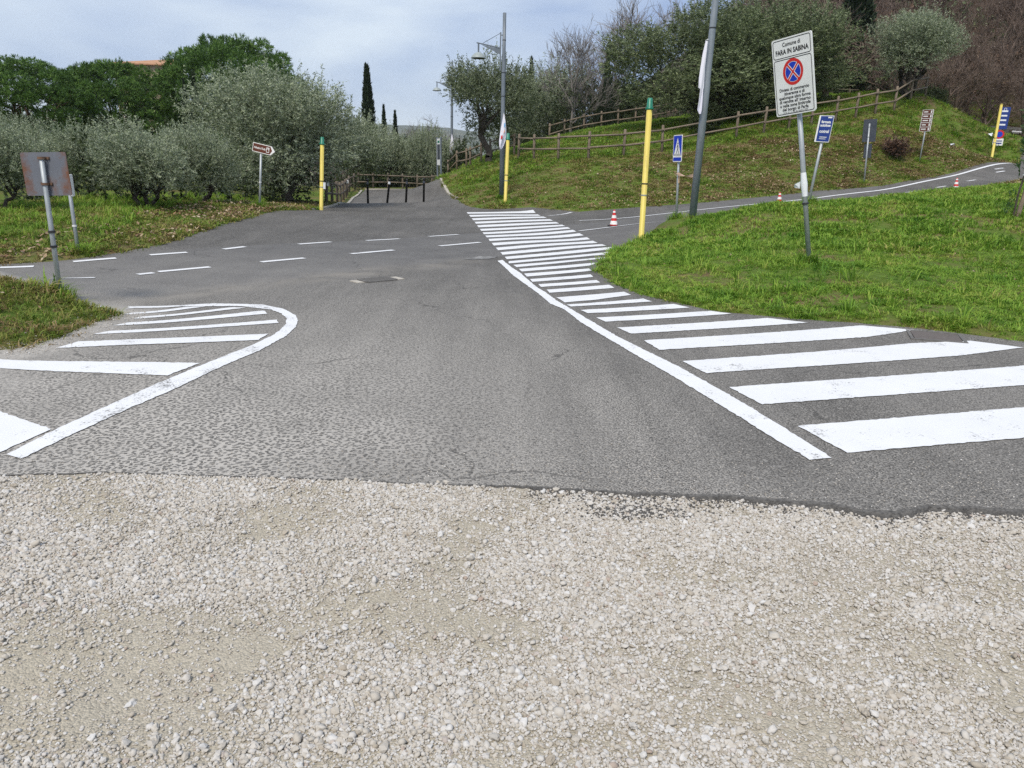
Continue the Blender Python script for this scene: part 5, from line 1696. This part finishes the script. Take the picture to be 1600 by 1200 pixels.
# bus stop sign
t, L, zl, p, d = post_thing('bus_stop_sign', 'leaning blue bus stop sign just right of the white municipal sign', 'bus stop sign', (1266, 305), (1292, 186), 19.8, math.radians(-55))
MB().lathe([(.034, -.5), (.034, L + .03)], 12).build('pole', M['galv'], t, True)
zc = zl(1291, 202)
w_, h_ = .40, .62
b = MB(); rrect(b, 0, 0, w_, h_, .01, -.055, -.04); pl = b.build('plate', M['white'], t); pl.location = (.02, 0, zc)
b = MB(); rrect(b, .02, 0, w_ - .05, h_ - .03, .01, -.0565, -.0555); b.build('blue_face', M['navy'], pl)
for s_, sz, z_, w2 in (('fermata', .085, .16, .26), ('autolinee', .085, .08, .28), ('cotral', .10, -.06, .26)):
    text(s_, sz, 'white', pl, .02, -.0575, z_, w2, .003)
b = MB(); flat(b, [(.05, .25), (.16, .25), (.16, .28), (.05, .28)], -.0575); flat(b, [(-.08, -.2), (.12, -.2), (.12, -.185), (-.08, -.185)], -.0575); flat(b, [(-.08, -.24), (.10, -.24), (.10, -.228), (-.08, -.228)], -.0575); b.build('small_print', M['white'], pl)
b = MB(); clamp_ring(b, zc + .2, .035); b.build('clamp', M['galv'], t)

# two grey sign backs
t, L, zl, *_ = post_thing('sign_back', 'dark grey sign seen from behind with a small plate below, on the right embankment foot', 'road sign', (1350, 285), (1359, 193), 30.0, math.radians(126))
MB().lathe([(.03, -.3), (.03, L)], 12).build('pole', M['galv'], t, True)
z_ = zl(1358, 204)
b = MB(); rrect(b, 0, z_, .52, .80, .02, -.042, -.034); b.build('plate', M['backgrey'], t)
z_ = zl(1355.5, 236)
b = MB(); rrect(b, 0, z_, .30, .50, .02, -.042, -.034); b.build('lower_plate', M['backgrey'], t)
for zz in (zl(1358, 198), zl(1356, 214)):
    b = MB(); clamp_ring(b, zz, .031); b.build('clamp', M['galv'], t)

# brown panel sign on the embankment
t, L, zl, *_ = post_thing('tourist_sign', 'narrow brown tourist sign with white lines on the right embankment', 'tourist sign', (1437, 250), (1451, 176), 33.2, math.radians(-62))
MB().lathe([(.028, -.3), (.028, L)], 12).build('pole', M['galv'], t, True)
zc = zl(1450, 188.5)
b = MB(); rrect(b, 0, zc, .48, .84, .01, -.046, -.034); pl = b.build('plate', M['white'], t)
for k in range(5):
    b = MB(); rrect(b, 0, zc + .335 - k * .1675, .44, .147, .008, -.0475, -.0465); b.build('brown_strip', M['brown'], pl)
    b = MB()
    z_ = zc + .335 - k * .1675
    flat(b, [(-.17, z_ - .02), (-.17 + .18 + .03 * (k % 3), z_ - .02), (-.17 + .18 + .03 * (k % 3), z_ + .02), (-.17, z_ + .02)], -.0485)
    flat(b, [(.13, z_ - .05), (.19, z_ - .05), (.19, z_ + .05), (.13, z_ + .05)], -.0485)
    b.build('white_line', M['white'], pl)

# blue signs at far right
t, L, zl, *_ = post_thing('blue_sign', 'blue lettered sign with a small round and square plate below, behind the capless yellow post', 'road sign', (1555, 242), (1570, 172), 38.2, math.radians(-35))
MB().lathe([(.03, -.6), (.03, L + .05)], 12).build('pole', M['galv'], t, True)
zc = zl(1568.5, 185)
b = MB(); rrect(b, .03, zc, .42, .98, .03, -.046, -.034); pl = b.build('plate', M['navy'], t)
b = MB()
for k in range(4):
    z_ = zc + .32 - k * .2
    flat(b, [(-.09, z_ - .04), (.15, z_ - .04), (.15, z_ + .03), (-.09, z_ + .03)], -.0475)
disc(b, .03, zc + .40, .045, .06, -.0475, 20)
b.build('white_print', M['paper'], pl)
zc = zl(1558, 211)
b = MB(); b2 = MB()
disc(b2, 0, zc + .03, 0, .2, -.05, 24); disc(b2, 0, zc + .03, 0, .2, -.046, 24)
r_ = b2.build('round_plate', M['red'], t)
b = MB(); disc(b, 0, zc + .03, 0, .13, -.0515, 24); b.build('round_face', M['blue'], r_)
b = MB(); rrect(b, 0, zc - .31, .42, .32, .02, -.048, -.036); pl = b.build('lower_plate', M['white'], t)
b = MB(); flat(b, [(-.16, zc - .40), (.16, zc - .40), (.16, zc - .34), (-.16, zc - .34)], -.0495); flat(b, [(-.16, zc - .29), (.16, zc - .29), (.16, zc - .24), (-.16, zc - .24)], -.0495); b.build('blue_line', M['navy'], pl)

# traffic cones
def cone(label, px, py, Y, h=.42):
    g = on(px, py, Y)
    t = thing('traffic_cone', label, 'traffic cone', g, 0.4, 'traffic cones on the right road')
    MB().box((0, 0, .015), (.23, .23, .03)).build('base', M['dark'], t)
    def rr(z): return .085 * (1 - z / h) + .022
    MB().lathe([(rr(.03), .03), (rr(.03), .031)] + [(rr(z), z) for z in np.linspace(.04, h, 8)], 16).build('body', M['red'], t, True)
    for a, b_ in ((.06, .16), (.235, .315), (.385, .43)):
        a, b_ = a * h / .46, b_ * h / .46
        MB().lathe([(rr(a) + .003, a), (rr(b_) + .003, b_)], 16, caps=False).build('white_band', M['white'], t, True)
cone('red and white traffic cone nearest the zebra crossing', 958.5, 357.5, 20.3)
cone('red and white traffic cone furthest right on the rising road', 1492.5, 297.5, 27.6)
cone('traffic cone half hidden by the grass, left of the white sign pole', 1216.5, 323, 24.6, .42)

# sapling with stake at the right frame edge
g = on(1590, 336, 16.2)
t = thing('young_tree', 'staked young tree with a white ribbon and red label at the right frame edge', 'young tree', g)
b = MB(); b.lathe([(.045, -.3), (.04, 1.0), (.035, 1.02)], 9); o = b.build('stake', M['wood'], t); o.rotation_euler = (0, math.radians(7), 0)
b = MB(); b.path([(-.12, -.05, -.2), (-.10, -.05, .5), (-.02, -.05, 1.1), (.02, 0, 1.9)], [.022, .02, .016, .006], 6); b.build('trunk', M['bark'], t)
r = np.random.default_rng(91)
lp = [(np.array([r.normal(.05, .15), r.normal(0, .15), z_]), np.full(3, .18)) for z_ in np.linspace(.95, 1.85, 8)]
V, F, T, *_ = crown_leaves(r, lp, np.array([0, 0, .6]), 60, 8, .22, .15, .03, .5)
link('crown', np_mesh('crown', V, F, M['sapling'], T), t)
lp = [(np.array([r.normal(-.15, .06), 0, z_]), np.full(3, .07)) for z_ in np.linspace(.1, .7, 6)]
V, F, T, *_ = crown_leaves(r, lp, np.array([-.15, 0, 0]), 20, 6, .1, .06, .025, .2)
link('low_leaves', np_mesh('low_leaves', V, F, M['sapling'], T), t)
b = MB(); b.box((.13, -.05, .93), (.12, .01, .12)); b.build('label_tag', M['red'], t)
b = MB(); vs = [(.08 - .1 * k / 5 - .012 * k, -.06 - .01 * math.sin(k), 1.06 - .02 * k * k / 5 - .02 * k) for k in range(6)]
b.add([(x, y, z + .015) for x, y, z in vs] + [(x, y, z - .015) for x, y, z in vs], [(k, k + 1, 7 + k, 6 + k) for k in range(5)]); b.build('ribbon', M['paper'], t)

# litter on the embankment
p = on(1485, 243, 35.2)
t = thing('paper_scrap', 'white paper scrap lying on the embankment below the brown tourist sign', 'litter', p + np.array([0, 0, .08]), .4)
MB().add([(-.18, -.08, .03), (.02, -.1, .12), (.2, .02, .05), (0, .1, .1), (-.18, -.08, .024), (.02, -.1, .114), (.2, .02, .044), (0, .1, .094)], [(0, 1, 2, 3), (7, 6, 5, 4)]).build('sheet', M['paper'], t)
MB().add([(-.1, -.02, .03), (.1, .0, .05), (.05, .1, .02), (-.1, -.02, .025), (.1, .0, .045), (.05, .1, .015)], [(0, 1, 2), (5, 4, 3)]).build('torn_corner', M['paper'], t)
p = on(1544, 229, 39)
t = thing('paper_scrap', 'white paper scrap in the grass left of the capless yellow post', 'litter', p + np.array([0, 0, .08]), 1.0)
MB().add([(-.2, -.08, .03), (.02, -.1, .2), (.2, .02, .05), (0, .1, .16), (-.2, -.08, .024), (.02, -.1, .194), (.2, .02, .044), (0, .1, .154)], [(0, 1, 2, 3), (7, 6, 5, 4)]).build('sheet', M['paper'], t)

# ------------------------------------------------------------------ timber fences
POST = {}
def fence(name, label, pts, h, rails, mat='wood', pr=.06, rr_=.042, gaps=(), reflect=(), post_off=.055):
    P = [np.array(p, float) for p in pts]
    t = thing(name, label, 'fence', P[0], group='timber fences')
    key = (round(h, 2), mat, pr)
    if key not in POST:
        POST[key] = MB().lathe([(pr, -.35), (pr, h - .02), (pr * .8, h)], 9).mesh('post', M[mat], True)
    r = np.random.default_rng(len(P) * 7)
    for i, p in enumerate(P):
        o = link('post', POST[key], t)
        o.location = p - P[0]
        o.rotation_euler = (r.normal(0, .02), r.normal(0, .025), r.uniform(0, 6))
        if i in reflect:
            MB().box((0, 0, h - .16), (pr * 2.3, pr * 2.3, .17)).build('reflector', M['white'], o)
    for i in range(len(P) - 1):
        if i in gaps: continue
        for z_ in rails:
            a, b_ = P[i] - P[0] + np.array([0, -post_off, z_ + r.normal(0, .012)]), P[i + 1] - P[0] + np.array([0, -post_off, z_ + r.normal(0, .012)])
            e = (b_ - a) / np.linalg.norm(b_ - a) * .06
            MB().tube(a - e, b_ + e, rr_ * r.uniform(.9, 1.1), rr_ * r.uniform(.85, 1.05), 8).build('rail', M[mat], t, True)
    return t
def foot(px, py, Y):
    p = at(px, py, Y)
    return np.array([p[0], p[1], float(gtop(np.array([p[0]]), np.array([p[1]]))[0])])
fence('timber_fence', 'long timber post and rail fence along the top of the embankment', [foot(*q) for q in [(810, 247, 37.8), (834, 251, 36.6), (872, 251, 35.2), (919, 251, 34.2), (974, 246, 34.8), (1034, 238, 35.4), (1093, 228, 35.7), (1150, 217, 36), (1193, 208, 36.5), (1232, 203, 37), (1267, 197, 37.4), (1305, 190, 37.8), (1336, 186, 38.2), (1367, 180, 38.6), (1396, 175, 39), (1420, 171, 40.5), (1443, 167, 42)]], 1.12, (.93, .46))
fence('timber_fence', 'timber fence going down behind the bannered lamp towards the path end', [foot(*q) for q in [(803, 248, 39.5), (790, 250, 40.5), (767, 254, 41.5), (752, 256, 42.5), (735, 262, 43.2), (729, 263, 43.6), (714, 267, 45), (700, 271, 46.5)]], 1.05, (.9, .45), gaps=(2,))
fence('timber_fence', 'upper timber fence on the hill crest left of the great evergreen', [foot(*q) for q in [(858, 226, 49), (882, 220, 49.6), (912, 212, 50), (939, 209, 50.5), (965, 203, 51), (992, 198, 51.5), (1016, 192, 52), (1039, 187, 52.5), (1054, 184, 53), (1068, 183, 54)]], 1.1, (.95, .45))
fence('timber_fence', 'distant timber fence beyond the hill lawn, right of the white sign', [foot(*q) for q in [(1245, 152, 57), (1290, 150, 57), (1325, 148, 57.5), (1345, 147, 58), (1372, 145, 59), (1400, 143, 60)]], 1.1, (.95, .5), 'wood_dark')
pl_ = [(-7.0, 29.2), (-7.25, 31.2), (-7.5, 33.2), (-7.8, 35.2), (-8.1, 37.2), (-8.45, 39.4), (-8.85, 41.6), (-9.2, 43.8), (-9.3, 45.8)]
fence('timber_fence', 'low timber fence with white reflector running along the left edge of the path', [np.array([x, y, h1(x, y)]) for x, y in pl_], .92, (.78, .4), 'wood_dark', reflect=(0, 6))
ps = [(-9.3 + i * .86, 46.9 + .12 * i) for i in range(9)]
fence('timber_fence', 'timber fence closing the path end behind the bollards', [np.array([x, y, h1(x, y)]) for x, y in ps], .92, (.78, .4), 'wood_dark')

# picnic table on the hill
g = on(1309, 152, 52)
t = thing('picnic_table', 'dark picnic table on the hill lawn behind the fence, under the bare tree', 'picnic table', g, .2)
MB().box((0, 0, .75), (1.8, .75, .05)).build('tabletop', M['wood_dark'], t)
for s_ in (-1, 1):
    MB().box((0, s_ * .68, .45), (1.8, .26, .045)).build('bench', M['wood_dark'], t)
    b = MB(); b.box((s_ * .6, 0, .36), (.08, 1.4, .07)); b.box((s_ * .6, .3, .35), (.07, .08, .76), 0, .35); b.box((s_ * .6, -.3, .35), (.07, .08, .76), 0, -.35); b.build('leg', M['wood_dark'], t)

# house with a tiled roof behind the pines
c = at(236, 101, 112)
hh = float(c[2])
t = thing('house', 'large ochre building whose orange tiled roof shows above the umbrella pines', 'building', (c[0], 112, 0), math.radians(10))
W2, D2 = 3.6, 4.0
b = MB(); b.box((0, 0, (hh - .4) / 2), (W2 * 2, D2 * 2, hh - .4)); b.build('wall', M['stucco'], t)
ov = .5; zr = hh - .35
b = MB()
rh_ = 1.1
A = [(-W2 - ov, -D2 - ov, zr), (W2 + ov, -D2 - ov, zr), (W2 + ov, D2 + ov, zr), (-W2 - ov, D2 + ov, zr), (W2 - 1.2, 0, zr + rh_), (W2 - .4, 0, zr + rh_)]
A += [(x, y, z - .15) for x, y, z in A[:4]]
b.add(A, [(0, 1, 5, 4), (1, 2, 5), (2, 3, 4, 5), (3, 0, 4), (0, 6, 7, 1), (1, 7, 8, 2), (2, 8, 9, 3), (3, 9, 6, 0), (9, 8, 7, 6)])
b.build('roof', M['rooftile'], t)
for k in range(3):
    for j in range(2):
        f = MB(); f.box((-2.4 + k * 2.4, -D2 - .02, hh - 2.6 - j * 3.6), (1.2, .1, 1.7)); w_ = f.build('window', M['white'], t)
        f = MB(); f.box((-2.4 + k * 2.4, -D2 - .075, hh - 2.6 - j * 3.6), (1.0, .03, 1.5)); f.build('pane', M['glass'], w_)

# far hills
xs = np.linspace(-1600, 1400, 120)
V, F = [], []
rows = [(1500, 0.0), (1750, .45), (2000, .8), (2250, 1.0), (2600, .7)]
for j, (y, k) in enumerate(rows):
    for x in xs:
        top = 96 + 18 * mnoise.fractal(Vector((x / 420, 3.3, 0)), .8, 2, 5) - 22 * (x + 250) / 1000 * (1 if x > -250 else .2)
        V.append((x, y + 60 * mnoise.noise(Vector((x / 200, j, 0))), k * top + (12 * mnoise.noise(Vector((x / 90, y / 90, 1))) if 0 < j < 4 else 0)))
nx_ = len(xs)
F = np.array([(j * nx_ + i, j * nx_ + i + 1, (j + 1) * nx_ + i + 1, (j + 1) * nx_ + i) for j in range(len(rows) - 1) for i in range(nx_ - 1)])
M['farhill'] = surf('wooded_hill', (0.05, 0.07, 0.045), (0.12, 0.125, 0.085), .02, .95)
hl = link('hills', np_mesh('hills', np.array(V), F, M['farhill'], smooth=True))
hl['kind'] = 'structure'

# upper reach of the road on the hill at the far right edge
up_pts = [hit(*q) for q in [(1548, 199), (1575, 200), (1600, 202.5), (1660, 207), (1730, 213), (1730, 224), (1660, 217.5), (1600, 213), (1570, 210), (1546, 207)]]
upr = sheet('hill_road', up_pts, M['asphalt'], step=1.0, dz=.1)
upr['kind'] = 'structure'
q = [hit(*q) for q in [(1572, 206.5), (1600, 208.5), (1660, 213), (1700, 216)]]
sheet('edge_line', [q[0], q[1], q[2], q[3], q[3] + (0, -.25), q[2] + (0, -.25), q[1] + (0, -.25), q[0] + (0, -.25)], M['paint'], upr, 1.0, .12)

# crumbs of asphalt broken from the edge
k = 2600
x = RNG.uniform(.1, 3.4, k)
y = front_y(x) - RNG.exponential(.045, k) - .01
k2 = 900
xs_, ys_ = RNG.normal(.62, .14, k2), RNG.normal(3.42, .05, k2)
x, y = np.concatenate([x, xs_]), np.concatenate([y, ys_])
k = len(x)
M['crumb'] = surf('asphalt_crumbs', (0.05, 0.048, 0.046), (0.11, 0.105, 0.10), 60, .9)
cr = []
for st in stones[2:]:
    me = st.data.copy(); me.materials.clear(); me.materials.append(M['crumb']); cr.append(proto('crumb', me))
scatter('asphalt_crumbs', 'dark asphalt crumbs broken off along the road edge', 'crumbs', np.stack([x, y, gravel_h(x, y) + .006], 1),
        np.stack([RNG.normal(0, .4, k), RNG.normal(0, .4, k), RNG.uniform(0, 6.28, k)], 1), RNG.uniform(.004, .014, (k, 1)) * RNG.uniform(.8, 1.2, (k, 3)), cr)
# pale grit between the mound and the hatching
k = 1500
mbp = np.array([tuple(p) for p in smooth_pts(mound_b)])
i_ = RNG.integers(8, len(mbp), k)
x, y = mbp[i_, 0] + RNG.normal(.12, .16, k), mbp[i_, 1] + RNG.normal(0, .12, k)
scatter('pale_grit', 'pale grit lying between the grass mound and the hatched marking', 'gravel', np.stack([x, y, np.maximum(gtop(x, y), hgt(x, y)) + .012], 1),
        np.stack([RNG.normal(0, .4, k), RNG.normal(0, .4, k), RNG.uniform(0, 6.28, k)], 1), RNG.uniform(.004, .013, (k, 1)) * RNG.uniform(.8, 1.2, (k, 3)), stones[2:])

# weeds and longer blades round the feet of the posts
pts_ = []
for p in BASES:
    if float(sd(np.array([p[0]]), np.array([p[1]]))[0]) > -.25:
        a = RNG.uniform(0, 6.28, 26); q = np.abs(RNG.normal(.05, .10, 26)) + .03
        x, y = p[0] + np.cos(a) * q, p[1] + np.sin(a) * q
        m = sd(x, y) > -.12
        pts_.append(np.stack([x[m], y[m], np.maximum(gtop(x[m], y[m]), hgt(x[m], y[m]) - .01)], 1))
pts_ = np.concatenate(pts_)
k = len(pts_)
o = scatter('post_weeds', 'longer blades and weeds round the feet of the posts', 'grass', pts_, np.stack([RNG.normal(0, .2, k), RNG.normal(0, .2, k), RNG.uniform(0, 6.28, k)], 1), RNG.uniform(.6, 1.5, (k, 1)) * np.ones((k, 3)), long_protos)

# ------------------------------------------------------------------ air
hm = bpy.data.materials.new('thin_air')
hm.use_nodes = True
hn = hm.node_tree.nodes
hn.remove(hn['Principled BSDF'])
pv = hn.new('ShaderNodeVolumePrincipled')
pv.inputs['Color'].default_value = (0.86, 0.93, 1.0, 1)
pv.inputs['Density'].default_value = 0.00014
pv.inputs['Anisotropy'].default_value = 0.2
hm.node_tree.links.new(pv.outputs['Volume'], hn['Material Output'].inputs['Volume'])
zlo = float(gz.min()) - 1.2
hz_ = MB().box((-100, 1470, (zlo + 190) / 2), (4200, 3160, 190 - zlo)).build('haze', hm)
hz_['kind'] = 'stuff'; hz_['label'] = 'thin bluish haze over the whole place'
